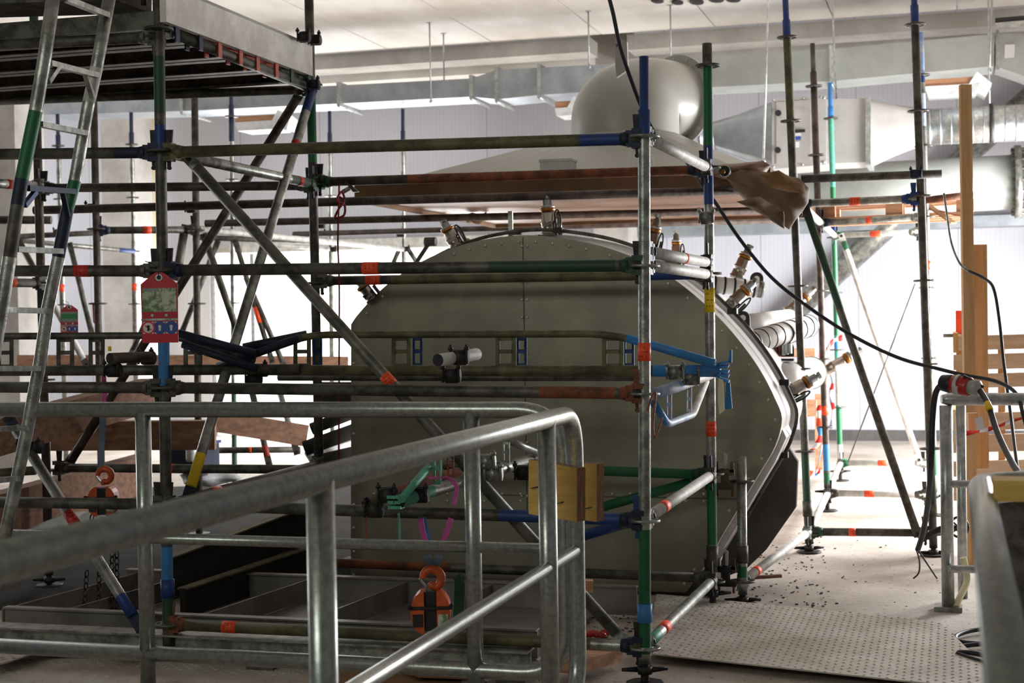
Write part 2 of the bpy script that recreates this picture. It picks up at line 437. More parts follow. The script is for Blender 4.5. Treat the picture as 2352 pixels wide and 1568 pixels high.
mb.box((2.3, (WY0-6)/2, 2.6), (.2, WY0+6, 5.2), 'wall_panel'); mb.box((2.3, (WY1+18)/2, 2.6), (.2, 18-WY1, 5.2), 'wall_panel')
mb.box((2.3, (WY0+WY1)/2, WZ0/2), (.2, WY1-WY0, WZ0), 'wall_panel'); mb.box((2.3, (WY0+WY1)/2, (WZ1+5.2)/2), (.2, WY1-WY0, 5.2-WZ1), 'wall_panel')
struct('wall_right', mb)
mat('daylit_pane', (.8,.8,.8), (.8,.8,.8), .4, emit=(1, 1, 1, 2.6))
mb = MB(); mb.box(((DX0+DX1)/2, YW+.16, DZ/2), (DX1-DX0, .04, DZ), 'daylit_pane'); struct('window_1', mb)
mb = MB(); mb.box((2.36, (WY0+WY1)/2, (WZ0+WZ1)/2), (.04, WY1-WY0, WZ1-WZ0), 'daylit_pane'); struct('window_2', mb)
mb = MB(); zz = DZ/2
for x in (DX0, DX0+.55): mb.box((x+.03, YW+.08, zz), (.05, .1, DZ), 'zinc')
mb.box(((DX0+DX1)/2, YW+.06, DZ-.03), (DX1-DX0, .1, .06), 'galv_white'); struct('door_1', mb)
# ceiling: precast planks side by side with open joints, joint lines run away from the camera
mb = MB(); x = -14.0
j0 = PZ(1282, 1, ZC).x
while j0 > -14: j0 -= 1.2
while j0 < 2.2:
    mb.box((j0+.6, 5.8, ZC+.12), (1.188, 19.9, .24), 'ceiling_slab'); j0 += 1.2
mb.box((-5.5, 5.8, ZC+.26), (18, 20.6, .03), 'concrete_grey')
struct('ceiling', mb)
mb = MB(); mb.box((-5.5, 17.0, ZC+.5), (18, 2.0, .12), 'ceiling_slab'); mb.build('trim_9')['kind'] = 'structure'
YB = 15.7
def beam_px(name, x0, y0, x1, y1, hgt, Y, depth, mm, dz=0):
    a, b = PY(x0, y0, Y), PY(x1, y1, Y); z = (a.z+b.z)/2
    m_ = MB(); m_.box(((a.x+b.x)/2, Y+depth/2, z-hgt/2+dz), (abs(b.x-a.x), depth, hgt), mm); return struct(name, m_)
beam_px('trim_1', 300, 150, 1353, 91, .16, 15.8, .4, 'concrete_grey')
beam_px('trim_2', 300, 182, 1353, 124, .17, 16.3, .5, 'ceiling_slab')
beam_px('trim_3', 1440, 85, 2380, 10, .16, 15.8, .4, 'concrete_grey')
beam_px('trim_4', 1440, 116, 2380, 44, .16, 16.3, .5, 'concrete_grey')
def column_px(name, x0, x1, y0, Y, mm, depth=.4, y1=None):
    a, b = PY(x0, y0, Y), PY(x1, y0, Y); m_ = MB(); zb = 0 if y1 is None else PY(x0, y1, Y).z
    m_.box(((a.x+b.x)/2, Y+depth/2, (a.z+zb)/2), (b.x-a.x, depth, a.z-zb), mm); return struct(name, m_)
column_px('trim_5', -80, 30, 130, 13.0, 'concrete', .5)
column_px('trim_6', 228, 297, 150, 16.6, 'concrete', .5)
column_px('trim_7', 300, 334, 150, 17.2, 'concrete_yellow', .4)
column_px('trim_8', 1356, 1436, 60, 16.6, 'concrete_grey', .5)
column_px('trim_10', 1298, 1352, 118, 16.9, 'concrete_yellow', .4, 152)
column_px('trim_11', 1360, 1440, 545, 17.0, 'concrete', .4)
mb = MB(); a = PY(1354, 118, 16.5); mb.box((a.x, 16.5, a.z-.12), (.04, .06, .5), 'yellow_tape'); struct('trim_12', mb)
# wall rail
for i, (x0, y0, x1, y1, h) in enumerate([(560, 548, 1180, 548, .13), (1400, 517, 2400, 498, .12)]):
    a, b = PY(x0, y0, 17.5), PY(x1, y1, 17.5)
    mb = MB(); z = (a.z+b.z)/2; mb.box(((a.x+b.x)/2, 17.62, z-h/2), (b.x-a.x, .34, h), 'galv_white' if i == 0 else 'duct'); struct('trim_%d' % (13+i), mb)
a = PZ(1900, 1020, 0)
mb = MB(); mb.box((-2, YW-.03, .06), (10, .05, .12), 'skirt'); struct('baseboard_back', mb)
mb = MB(); mb.prism([PZ(60, 1125, .003), PZ(400, 1118, .003), PZ(830, 1105, .003), PZ(830, 1330, .003), PZ(1240, 1345, .003), PZ(1240, 1400, .003), PZ(-60, 1400, .003), PZ(-60, 1150, .003)], (0, 0, .004), 'shade_and_dark_parts'); struct('trim_15', mb)  # dark sheet added over the concrete, standing in for shade on the floor
# broken cores at the ceiling plank end
mb = MB()
for i, px in enumerate((1510, 1556, 1600, 1645, 1684)):
    c = PZ(px, 4+random.uniform(-6, 6), ZC-.01); mb.sphere(c, .05+random.random()*.04, 'dark_iron', 10, (1.1, 2.2, .25))
tag(mb.build('core_hole'), kind='structure')

# ================================================================ DUCTS AND PIPES ON THE FAR WALL
def duct_run(label, pts, Y, depth, mm='duct', seams=()):
    """rectangular duct running along the wall; pts = (px, y_top, y_bottom) of its front face"""
    root = thing('air_duct', label, 'air duct', PY(pts[0][0], pts[0][2], Y))
    for i in range(len(pts)-1):
        a, b = pts[i], pts[i+1]; m_ = MB()
        q = [PY(a[0], a[1], Y), PY(b[0], b[1], Y), PY(b[0], b[2], Y), PY(a[0], a[2], Y)]
        m_.prism(q, (0, depth, 0), mm); m_.build('duct_section', root)
    for a in pts[1:-1]:
        m_ = MB(); t, b_ = PY(a[0], a[1], Y), PY(a[0], a[2], Y)
        m_.box(((t.x+b_.x)/2, Y+depth/2-.01, (t.z+b_.z)/2), (.035, depth+.06, t.z-b_.z+.06), 'zinc'); m_.build('flange', root)
        m_ = MB(); m_.tube([b_+Vector((0,-.03,-.03)), b_+Vector((0, depth+.12,-.03))], .012, 'zinc', 8); m_.build('support_rail', root)
    return root
duct_run('long thin galvanised air duct stepping up behind the scaffold at upper left', [(-60, 226, 268), (420, 215, 255), (780, 196, 238), (1084, 180, 222), (1142, 160, 228), (1240, 155, 218), (1420, 146, 206)], 14.6, .5)
duct_run('wide pale galvanised duct running to the top right corner', [(1540, 136, 205), (1910, 112, 186), (2282, 78, 152)], 14.6, .5, 'duct_light')
def rod(label, x0, y0, x1, y1, Y):
    a, b = PY(x0, y0, Y), PY(x1, y1, Y); a = Vector((a.x, a.y, ZC)); m_ = MB(); m_.tube([a, b], .008, 'zinc', 8)
    m_.box(a, (.05, .05, .012), 'zinc'); m_.tube([b, b-Vector((0,0,.03))], .018, 'zinc', 6)
    tag(m_.build('threaded_rod'), label, 'hanger rod', 'rods hanging from the ceiling')
rod('thin threaded rod hanging left of its twin above the narrow duct', 987, 92, 990, 230, 14.5)
rod('thin threaded rod hanging right of its twin above the narrow duct', 1019, 104, 1020, 184, 15.1)
rod('thin threaded rod beside the yellow strip above the duct', 1352, 82, 1353, 150, 14.5)
rod('thin threaded rod right of the grey elbow hood', 1540, 50, 1541, 132, 14.5)
rod('long leaning rod ending at the brown wrapped hood corner', 1770, 34, 1754, 366, 12.6)
rod('long rod hanging right of the white air unit door', 1911, 26, 1926, 368, 14.0)
rod('rod hanging at the right end of the pale duct', 2281, 0, 2273, 160, 14.4)
rod('rod hanging to the round spiral pipe at right', 2272, 176, 2273, 255, 14.2)
# duct bend at the right edge with label
root = thing('duct_bend', 'pale duct bend with a white label at the top right edge', 'air duct', PY(2300, 160, 14.6))
mb = MB(); q = [PY(2287, 78, 14.6), PY(2330, 76, 14.6), PY(2420, 110, 14.6), PY(2420, 205, 14.6), PY(2345, 172, 14.6), PY(2287, 152, 14.6)]
mb.prism(q, (0, .5, 0), 'duct_light'); mb.build('bend_section', root)
mb = MB(); mb.prism([PY(2308, 103, 14.59), PY(2331, 102, 14.59), PY(2330, 132, 14.59), PY(2307, 134, 14.59)], (0, -.004, 0), 'sign_white'); mb.build('paper_label', root)
mb = MB(); a = PY(2291, 115, 14.58); mb.box(a, (.03, .03, .36), 'zinc'); mb.build('flange', root)
mb = MB(); a, b = PY(2286, 60, 14.4), PY(2400, 50, 14.4); mb.bar(a, b, .05, .05, 'zinc'); mb.bar(a+Vector((0,0,.05)), b+Vector((0,0,.05)), .08, .03, 'black')
tag(mb.build('cable_tray'), 'dark cable tray above the duct bend at the top right corner', 'cable tray')
# air handling unit
YU = 13.6
root = thing('air_handling_unit', 'white air handling unit with tapering ends and a hinged door', 'air unit', PY(1830, 385, YU))
def quad(m_, pts, Y, dep, mm):
    m_.prism([PY(x, y, Y) for x, y in pts], (0, dep, 0), mm)
mb = MB(); quad(mb, [(1773, 228), (1898, 220), (1898, 378), (1773, 388)], YU, .6, 'unit_white'); mb.build('housing', root)
mb = MB(); quad(mb, [(1783, 235), (1862, 229), (1862, 369), (1783, 376)], YU-.012, .012, 'unit_white'); d_ = mb.build('door', root)
for x, y in ((1788, 260), (1787, 345)):
    mb = MB(); c = PY(x, y, YU-.02); mb.tube([c, c-Vector((0,.035,0))], .028, 'black', 8); mb.build('knob', d_)
mb = MB(); c = PY(1832, 301, YU-.02); mb.box(c, (.13, .03, .024), 'black'); mb.build('handle', d_)
mb = MB(); c = PY(1829, 312, YU-.022); mb.box(c, (.08, .006, .05), 'sign_white'); mb.box(PY(1833, 317, YU-.028), (.05, .006, .03), 'sign_blue')
mb.box(PY(1829, 332, YU-.022), (.05, .006, .05), 'sign_white'); mb.build('label', d_)
mb = MB()
for x, y in ((1777,229),(1845,225),(1885,222),(1777,383),(1843,378),(1884,375),(1893,225),(1893,372)): mb.sphere(PY(x, y, YU-.005), .012, 'zinc', 8)
mb.build('bolt', root)
mb = MB(); quad(mb, [(1898, 228), (1988, 225), (1988, 372), (1898, 376)], YU+.03, .55, 'unit_white'); mb.build('duct_section', root)
mb = MB(); quad(mb, [(1988, 222), (2000, 221), (2000, 378), (1988, 379)], YU-.02, .6, 'zinc'); mb.build('flange', root)
def loft(m_, A, B, mm, n):
    b = len(m_.v); m_.v += A+B
    for i in range(n): m_.face((b+i, b+(i+1)%n, b+n+(i+1)%n, b+n+i), mm, False)
def rect_to_round(px0, yt, yb, px1, cy, rad, Y, dep, mm):
    n = 32; k = (PY(px1, cy, Y+dep/2)-CM.translation).length; ca = PY(px0, (yt+yb)/2, Y); cb = PY(px1, cy, Y+dep/2)
    hz = (PY(px0, yt, Y)-PY(px0, yb, Y)).length/2; A = []; B = []
    for j in range(n):
        a = 2*math.pi*(j+.5)/n; c, s = math.cos(a), math.sin(a); q = max(abs(c), abs(s))
        A.append(Vector((ca.x, Y+dep/2+c/q*dep/2, ca.z+s/q*hz))); B.append(Vector((cb.x, Y+dep/2+c*rad, cb.z+s*rad)))
    m_ = MB(); loft(m_, A, B, mm, n); m_.s = [True]*len(m_.s); return m_
rect_to_round(2000, 228, 368, 2125, 290, .16, YU, .58, 'unit_white').build('taper_outlet', root)
rect_to_round(1773, 232, 384, 1640, 312, .13, YU, .58, 'duct').build('taper_inlet', root)
root = thing('spiral_pipe', 'round spiral-seamed galvanised pipe right of the air unit', 'pipe', PY(2240, 325, YU+.29))
a, b = PY(2122, 292, YU+.29), PY(2420, 279, YU+.29); mb = MB(); mb.tube([a, b], .158, 'zinc', 32); mb.build('pipe', root)
mb = MB()
for i in range(12):
    c = lerp(a, b, (i+.5)/12); mb.tube([c, c+Vector((.012,0,0))], .1615, 'duct', 32)
mb.build('seam_ring', root)
mb = MB(); c = PY(2272, 283, YU+.29); mb.tube([c, c+Vector((.03,0,0))], .172, 'dark_iron', 32); mb.build('pipe_clamp', root)
root = thing('spiral_pipe', 'short round duct between the grey elbow and the air unit', 'pipe', PY(1600, 340, YU+.29))
mb = MB(); a, b = PY(1530, 318, YU+.29), PY(1645, 312, YU+.29); mb.tube([a, b], .13, 'duct', 28); mb.build('pipe', root)
mb = MB()
for px in (1578, 1610, 1638):
    c = PY(px, 314, YU+.29); mb.tube([c, c+Vector((.02,0,0))], .137, 'zinc', 28)
mb.build('seam_ring', root)
mb = MB(); a, b = PY(1838, 442, 15.4), PY(2330, 418, 15.4); 
root = thing('large_pipe', 'large pale insulated pipe with a bolted flange at the right edge', 'pipe', b-Vector((0,0,.27)))
mb.tube([a, b], .262, 'duct_light', 40); mb.build('pipe', root)
mb = MB(); mb.tube([b, b+Vector((.06,0,0))], .35, 'galv', 40); f_ = mb.build('flange', root)
mb = MB()
for j in range(18):
    an = 2*math.pi*j/18; q = b+Vector((-.03, math.cos(an)*.31, math.sin(an)*.31)); mb.tube([q, q+Vector((.13,0,0))], .018, 'galv_dark', 6)
mb.build('bolt', f_)
mb = MB(); mb.tube([b+Vector((.06,0,0)), b+Vector((1.2,0,-.03))], .262, 'duct_light', 40); mb.build('pipe', root)
mb = MB(); mb.tube([PY(2420, 175, 17.55), PY(1730, 800, 17.55)], .125, 'galv', 28)
tag(mb.build('diagonal_strut'), 'thick grey diagonal strut across the far wall at right', 'strut')
# luminaires hanging under the duct
def lamp(label, x0, x1, y0, y1, Y):
    root = thing('hanging_lamp', label, 'lamp', PY((x0+x1)/2, y1, Y)); a, b = PY(x0, y0, Y), PY(x1, y1, Y); w_ = b.x-a.x
    m_ = MB(); m_.box(((a.x+b.x)/2, Y+.15, a.z-.03), (w_, .3, .06), 'wood_x'); m_.build('mounting_board', root)
    h = max(.05, a.z-.06-b.z); c = Vector(((a.x+b.x)/2, Y+.15, a.z-.06))
    m_ = MB(); m_.prism([c+Vector((-w_/2, -.17, 0)), c+Vector((w_/2, -.17, 0)), c+Vector((w_/2*.86, -.17, -h)), c+Vector((-w_/2*.86, -.17, -h))], (0, .34, 0), 'plastic_white'); m_.build('diffuser', root)
    m_ = MB(); q = [c+Vector((w_/2-.02, -.18, .1)), c+Vector((w_/2+.1, -.16, .0)), c+Vector((w_/2+.04, -.1, -.1)), c+Vector((w_/2-.1, -.17, -.02))]
    m_.prism(q, (0, .3, 0), 'plastic_white'); m_.build('plastic_wrap', root)
lamp('white lamp tray on a board under the thin duct at upper left', 540, 645, 268, 296, 14.3)
lamp('small white lamp tray beside the grey elbow hood', 1275, 1325, 234, 264, 13.9)
lamp('white lamp tray on a board under the pale duct at upper right', 2122, 2250, 183, 214, 13.6)

# ================================================================ DRUM (steel-clad round vessel)
YD = 7.75
drum = thing('steel_drum', 'huge round steel-clad drum with a flat riveted face behind the scaffold', 'industrial drum', PY(1240, 1338, YD))
out = [(806, 745), (822, 722), (868, 672), (920, 630), (985, 592), (1055, 564), (1130, 547), (1210, 540), (1290, 547), (1370, 562), (1440, 585), (1500, 612), (1560, 650), (1620, 700), (1672, 752), (1716, 806), (1752, 860), (1780, 915), (1796, 962), (1780, 1025), (1745, 1085), (1700, 1160), (1658, 1230), (1618, 1300), (1575, 1362)]
sm = smooth_path([PY(x, y, YD) for x, y in out], 4)
bot = Vector((PY(806, 1340, YD).x, YD, .02)); 
front = [bot]+sm; front[-1].z = max(.02, front[-1].z); front.append(Vector((front[-1].x, YD, .02)))
mb = MB(); mb.prism(front, (0, .02, 0), 'drum_plate'); face = mb.build('face_plate', drum)
# raised seam in the middle and cross seam low down
sx = PY(1205, 800, YD).x
mb = MB(); mb.box((sx, YD-.002, (PY(1205, 545, YD).z+.0)/2+.1), (.004, .004, PY(1205, 545, YD).z-.2), 'galv_dark'); zl = PY(1500, 1142, YD).z
mb.box((PY(1400, 1142, YD).x, YD-.002, zl), (1.4, .004, .004), 'galv_dark'); mb.build('seam', face)
mb = MB(); cen = PY(1240, 1000, YD)
def rivet(p): mb.sphere(p+Vector((0, -.004, 0)), .0085, 'rivet', 8, (1, .7, 1))
acc = 0; last = sm[0]
for i in range(1, len(sm)):
    acc += (sm[i]-sm[i-1]).length
    if acc > .092:
        acc = 0; d_ = (cen-sm[i]); d_.y = 0; rivet(sm[i]+d_.normalized()*.035)
y = 565
while y < 1340:
    for dx in (-6, 6): rivet(PY(1205+dx, y, YD))
    y += 41 if y < 1100 else 60
for x in range(860, 1620, 42):
    for yy in (1134, 1150): rivet(PY(x, yy, YD))
for y in range(780, 1330, 54): rivet(PY(813, y, YD))
mb.build('rivet', face)['kind'] = 'stuff'
# rim: white band all round, then set-back casing
def sweep(m_, pts, y0, y1, mm, grow=0, sm_=True):
    b = len(m_.v); n = len(pts)
    for yy in (y0, y1):
        for p in pts: m_.v.append(Vector((p.x, yy, p.z)))
    for i in range(n-1): m_.face((b+i, b+i+1, b+n+i+1, b+n+i), mm, sm_)
def grown(g):
    o = []
    for p in sm:
        d_ = p-cen; d_.y = 0; o.append(p+d_.normalized()*g)
    return o
mb = MB(); o1 = grown(.0); sweep(mb, o1, YD+.02, YD+.52, 'band_white')
g2 = grown(.028)
mb.build('casing', drum)
mb = MB(); sweep(mb, g2, YD+.46, YD+.56, 'band_white'); sweep(mb, grown(-.1), YD+.46, YD+.461, 'band_white')
b = len(mb.v); gi = grown(-.02)
for p, q in zip(gi, g2): mb.v += [Vector((p.x, YD+.46, p.z)), Vector((q.x, YD+.46, q.z))]
for i in range(len(gi)-1): mb.face((b+2*i, b+2*i+1, b+2*i+3, b+2*i+2), 'band_white', False)
mb.build('rim_flange', drum)
# rear body, closed at back
mb = MB(); g3 = [Vector((p.x, YD+.55, p.z)) for p in grown(-.03)]; g3 = [Vector((g3[0].x, YD+.55, .02))]+g3+[Vector((g3[-1].x, YD+.55, .02))]
mb.prism(g3, (0, .85, 0), 'white_paint'); mb.build('rear_body', drum)
# cable rail following the rim
mb = MB()
rp = [p+Vector((0, .30, 0)) for p in grown(.045)][14:88]
mb.tube(rp, .010, 'galv_dark', 8)
for i in range(4, len(rp), 12): mb.box(rp[i], (.05, .06, .03), 'dark_iron')
mb.build('cable_rail', drum)
# lower skirt, dark, right side of the drum
mb = MB()
sk = [PY(1815, 1050, YD+.55), PY(1822, 1165, YD+.55), PY(1735, 1290, YD+.55), PY(1650, 1372, YD+.3)]
mb.prism([PY(1800, 1010, YD+.5), PY(1832, 1060, YD+.5), PY(1828, 1165, YD+.5), PY(1760, 1262, YD+.5), PY(1716, 1305, YD+.5), PY(1640, 1335, YD+.5), PY(1690, 1190, YD+.5)], (0, .06, 0), 'skirt'); mb.build('skirt_panel', drum)
mb = MB(); mb.box((PY(1200, 1350, YD+.1).x, YD+.12, .06), (2.1, .2, .12), 'skirt'); mb.build('plinth', drum)
mb = MB(); q = [(1793, 975), (1806, 1005), (1780, 1060), (1738, 1130), (1690, 1212), (1660, 1262), (1648, 1248), (1690, 1170), (1735, 1092), (1772, 1032)]
mb.prism([PY(x, y, YD+.10) for x, y in q], (0, .3, 0), 'band_white'); mb.build('edge_panel', drum)

# valves standing radially on the rim
def valve(label, b, t, k, rad=.045, cable=True):
    p0, p1 = P(b[0], b[1], k), P(t[0], t[1], k); ax = p1-p0; Ln = ax.length; ax.normalize(); r = rad
    root = thing('valve_actuator', label, 'valve', p0, 'valves on the drum rim')
    m_ = MB(); m_.lathe(p0, ax, [(0, r*.9), (Ln*.08, r*.9), (Ln*.09, r*.78), (Ln*.3, r*.78), (Ln*.31, r*.86), (Ln*.36, r*.86), (Ln*.37, r*.76), (Ln*.56, r*.76), (Ln*.57, r*.7), (Ln*.62, r*.7)], 24, 'stainless'); m_.build('body', root)
    m_ = MB(); m_.lathe(p0, ax, [(Ln*.62, r*.80), (Ln*.63, r*.84), (Ln*.68, r*.84), (Ln*.69, r*.80)], 24, 'brass'); m_.build('brass_ring', root)
    m_ = MB(); m_.lathe(p0, ax, [(Ln*.69, r*.80), (Ln*.75, r*.80), (Ln*.76, r*.5), (Ln*.9, r*.5), (Ln*.9, r*.3), (Ln, r*.3)], 16, 'zinc')
    u = ax.orthogonal().normalized(); v = ax.cross(u); R = Matrix((ax, u, v)).transposed(); m_.box(p0+ax*Ln*.97, (Ln*.07, r*.62, r*.62), 'galv', R); m_.build('stem', root)
    if cable:
        sd = ax.cross(Vector((0,1,0))).normalized(); pts = [p0-sd*r*1.3, p0+ax*Ln*.4-sd*r*1.5, p0+ax*Ln*.62-sd*r*1.2, p0+ax*Ln*.5-sd*r*.9, p0-sd*r*.9]
        m_ = MB(); m_.tube(smooth_path([p+Vector((0,-.02,0)) for p in pts], 6), .0045, 'black', 6); m_.build('hose', root)
        m_ = MB(); m_.tube([p0-sd*r*1.25+ax*.0, p0-sd*r*1.25+ax*Ln*.45], r*.24, 'galv', 10); m_.build('side_tube', root)
valve('leftmost steel valve with brass ring, low on the left shoulder of the drum', (856, 688), (822, 645), 424, .042)
valve('leaning steel valve with brass ring left of the drum top', (1050, 566), (1017, 506), 415, .048)
valve('upright steel valve with brass ring at the very top of the drum', (1262, 541), (1256, 450), 415, .05)
valve('steel valve leaning right, half hidden by the near scaffold post', (1488, 598), (1512, 493), 400, .044)
valve('small upright steel valve between the two near scaffold posts', (1553, 612), (1553, 530), 360, .038)
valve('tall shiny valve leaning right above the ringed white pipe', (1690, 640), (1724, 563), 380, .05, False)
valve('steel valve leaning right on the rim beside the yellow tape', (1662, 716), (1738, 642), 415, .045)
valve('distant valve pointing up right behind the black cable', (1808, 718), (1872, 662), 330, .045, False)
valve('steel valve pointing right over the drum edge at its widest', (1792, 912), (1884, 860), 425, .045)
valve('long slim valve pointing right towards the green and white post', (1880, 862), (1978, 802), 340, .045, False)
def ringed_pipe(label, a, b, k, r, nr, mm='white_paint', kb=None):
    p0, p1 = P(a[0], a[1], k), P(b[0], b[1], kb or k); root = thing('white_pipe', label, 'pipe', p0)
    m_ = MB(); m_.tube([p0, p1], r, mm, 28); m_.build('pipe', root)
    d_ = (p1-p0).normalized()
    for i in range(nr):
        c = lerp(p0, p1, (i+.6)/(nr+.2)); m_ = MB(); m_.tube([c, c+d_*.012], r+.004, 'black', 28); m_.build('black_ring', root)
    m_ = MB(); m_.tube([p1, p1+d_*.03], [r*1.06, r*.95], 'galv', 20); m_.build('end_cap', root)
ringed_pipe('small white pipe with black rings high on the drum right side', (1625, 652), (1742, 664), 385, .05, 5)
ringed_pipe('plain white pipe stub with a black bracket, middle of three', (1692, 752), (1812, 736), 396, .072, 0, kb=364)
ringed_pipe('large white corrugated pipe with many black rings, right of the drum', (1712, 792), (1856, 748), 402, .068, 8, kb=364)
ringed_pipe('short fat white pipe under the bent blue-grey bracket', (1765, 876), (1862, 856), 398, .1, 0, kb=360)
def lug(label, px, py, k):
    c = P(px, py, k); root = thing('lifting_lug', label, 'lifting lug', c)
    m_ = MB(); n = 14; pts = [c+Vector((-.04, 0, -.05)), c+Vector((.04, 0, -.05))]+[c+Vector((math.cos(a_)*.04, 0, math.sin(a_)*.04)) for a_ in [math.pi*j/n for j in range(n+1)]]
    m_.prism(pts, (0, .02, 0), 'dark_iron'); m_.tube([c+Vector((0,-.004,0)), c+Vector((0,.026,0))], .018, 'band_white', 16); m_.build('plate', root)
lug('dark round-eyed lug plate beside the brown coil on the drum', 1808, 800, 380)
lug('dark bracket with pin hole at the head of the ringed pipe', 1738, 640, 380)
lug('dark bracket with round hole beside the plain white pipe', 1706, 730, 400)
root = thing('coil_block', 'brown and steel finned block under the ringed pipe', 'coil block', P(1785, 818, 385))
mb = MB()
for i in range(7):
    c = P(1768+i*8, 812-i*2, 385); mb.box(c, (.012, .08, .06), 'rust' if i < 4 else 'zinc')
mb.build('fins', root); mb = MB(); mb.box(P(1792, 826, 385), (.17, .09, .012), 'dark_iron'); mb.build('bracket', root)
mb = MB(); root = thing('vertical_bar', 'short upright steel bar standing on top of the drum', 'steel bar', P(1173, 545, 415))
mb.box(P(1173, 514, 415), (.024, .02, .14), 'galv'); mb.build('bar', root); mb = MB(); mb.box(P(1186, 533, 415), (.06, .03, .03), 'galv_dark'); mb.build('foot_block', root)
mb = MB(); c0, c1 = P(988, 555, 405), P(955, 604, 405); mb.tube([c0, c1], .012, 'galv_dark', 8); mb.tube([c0-Vector((.03,0,0)), c0+Vector((.035,0,0))], .026, 'galv_dark', 14)
tag(mb.build('roller_arm'), 'small grey roller on a slanted arm at the left shoulder of the drum', 'roller arm')
mb = MB(); c = P(1075, 556, 412); mb.tube([c-Vector((.0,.02,0)), c+Vector((0,.02,0))], .022, 'rough_paper', 14); mb.tube([c-Vector((.0,.025,0)), c+Vector((0,.025,0))], .012, 'galv', 10)
tag(mb.build('cable_gland'), 'small round green-white gland on the drum edge', 'cable gland')
mb = MB(); mb.tube(smooth_path([P(1235, 541, 412), P(1300, 546, 412), P(1380, 562, 412), P(1440, 580, 412), P(1520, 612, 412), P(1600, 668, 408), P(1680, 735, 408), P(1760, 840, 408), P(1792, 920, 408)], 6), .006, 'black', 8)
tag(mb.build('rim_cable'), 'thin dark cable following the upper edge of the drum', 'cable')

# ================================================================ HOOD ABOVE THE DRUM
ZH = CAMH+.79
NR = PZ(1765, 395, ZH); NL = Vector((NR.x-2.43, NR.y, ZH)); HD = 2.85
hood = thing('extraction_hood', 'grey extraction hood with a fat elbow on top, above the drum', 'fume hood', (NR.x-1.2, NR.y+1.4, ZH-.05))
FR = Vector((NR.x, NR.y+HD, ZH)); FL = Vector((NL.x, NL.y+HD, ZH)); tc_ = P(1436, 312, 372)
tc_ = Vector(((NR.x+NL.x)/2+.12, NR.y+HD*.36, P(1436, 314, 372).z))
tc_ = P(1436, 314, 362)
mb = MB(); n = 48; A = []; B = []
rb = .345
for j in range(n):
    a = 2*math.pi*(j+.5)/n; c, s = math.cos(a), math.sin(a); q = max(abs(c), abs(s))
    A.append(Vector(((NR.x+NL.x)/2+c/q*1.215, NR.y+HD/2+s/q*HD/2, ZH+.02))); B.append(tc_+Vector((c*rb, s*rb, 0)))
loft(mb, A, B, 'hood_paint', n); mb.build('canopy', hood)
mb = MB()
for a, b in ((NL, NR), (NR, FR), (FR, FL), (FL, NL)): mb.bar(a-Vector((0,0,.025)), b-Vector((0,0,.025)), .02, .10, 'card_dark')
mb.build('rim_wrap', hood)['label'] = 'brown card wrapped round the rim'
# film-covered underside with slight sag and creases
mb = MB(); nx, ny = 40, 40; b = 0
for i in range(nx+1):
    for j in range(ny+1):
        x = lerp(NL.x, NR.x, i/nx); y = lerp(NR.y, FR.y, j/ny)
        z = ZH-.05-.0015*math.sin(i*.7+j*.25)-.0012*math.sin(j*.9-i*.4)-.015*math.sin(math.pi*i/nx)*math.sin(math.pi*j/ny)
        mb.v.append(Vector((x, y, z)))
for i in range(nx):
    for j in range(ny): mb.face((i*(ny+1)+j, (i+1)*(ny+1)+j, (i+1)*(ny+1)+j+1, i*(ny+1)+j+1), 'film', True)
mb.build('film_cover', hood)['label'] = 'shiny brown and pink protective film under the hood'
# elbow
kq = 362
def el(px, py): return P(px, py, kq)
ex = Vector((.48, .87, 0)).normalized(); up_ = Vector((0, 0, 1)); rt_ = Vector((math.cos(YAW), math.sin(YAW), 0))
spec_ = [(0, -.03, 90, .345), (0, .03, 90, .345), (0, .10, 90, .345), (.005, .16, 84, .345), (.03, .205, 66, .335), (.08, .235, 44, .31), (.17, .25, 20, .285), (.29, .255, 0, .262), (.36, .255, 0, .25)]
path = [tc_+ex*a_+rt_*a_*.25+up_*z_ for a_, z_, g_, r_ in spec_]
dirs = [ex*math.cos(math.radians(g_))+up_*math.sin(math.radians(g_)) for a_, z_, g_, r_ in spec_]
rads = [q_[3] for q_ in spec_]
mb = MB(); n = 48
for i, (p, d_, r_) in enumerate(zip(path, dirs, rads)):
    d_ = Vector(d_).normalized(); u = Vector((-.87, .48, 0)); v = d_.cross(u)
    for j in range(n):
        a = 2*math.pi*j/n; mb.v.append(p+(u*math.cos(a)+v*math.sin(a))*r_)
for i in range(len(path)-1):
    for j in range(n): mb.face((i*n+j, i*n+(j+1)%n, (i+1)*n+(j+1)%n, (i+1)*n+j), 'hood_paint', True)
elb = mb.build('elbow', hood)
mod = elb.modifiers.new('s', 'SUBSURF'); mod.levels = 1; mod.render_levels = 2
c = path[-1]; d_ = ex
mb = MB(); mb.tube([c-d_*.0, c+d_*.015], .30, 'hood_paint', 48); fl = mb.build('flange', hood)
mb = MB(); u = d_.cross(Vector((0,0,1))).normalized(); v = u.cross(d_)
for j in range(16):
    a = 2*math.pi*j/16; q = c+(u*math.cos(a)+v*math.sin(a))*.275; mb.tube([q-d_*.006, q+d_*.02], .007, 'galv_white', 8)
mb.build('bolt', fl)
a = P(1417, 92, 372); mb = MB(); mb.prism([P(1413, 88, 385), P(1421, 86, 385), P(1440, 96, 385), P(1442, 160, 385), P(1416, 178, 385), P(1413, 150, 385)], (.0, .03, 0), 'hood_paint')
mb.tube([P(1419, 104, 385)+Vector((0,-.006,0)), P(1419, 104, 385)], .01, 'black', 12); mb.build('lifting_plate', hood)
root = thing('junction_box', 'small grey junction box with brass glands on the hood slope', 'junction box', P(1276, 395, 392))
a = P(1276, 384, 408); mb = MB(); mb.box(a+Vector((0, .06, 0)), (.18, .13, .07), 'unit_white'); mb.build('box', root)
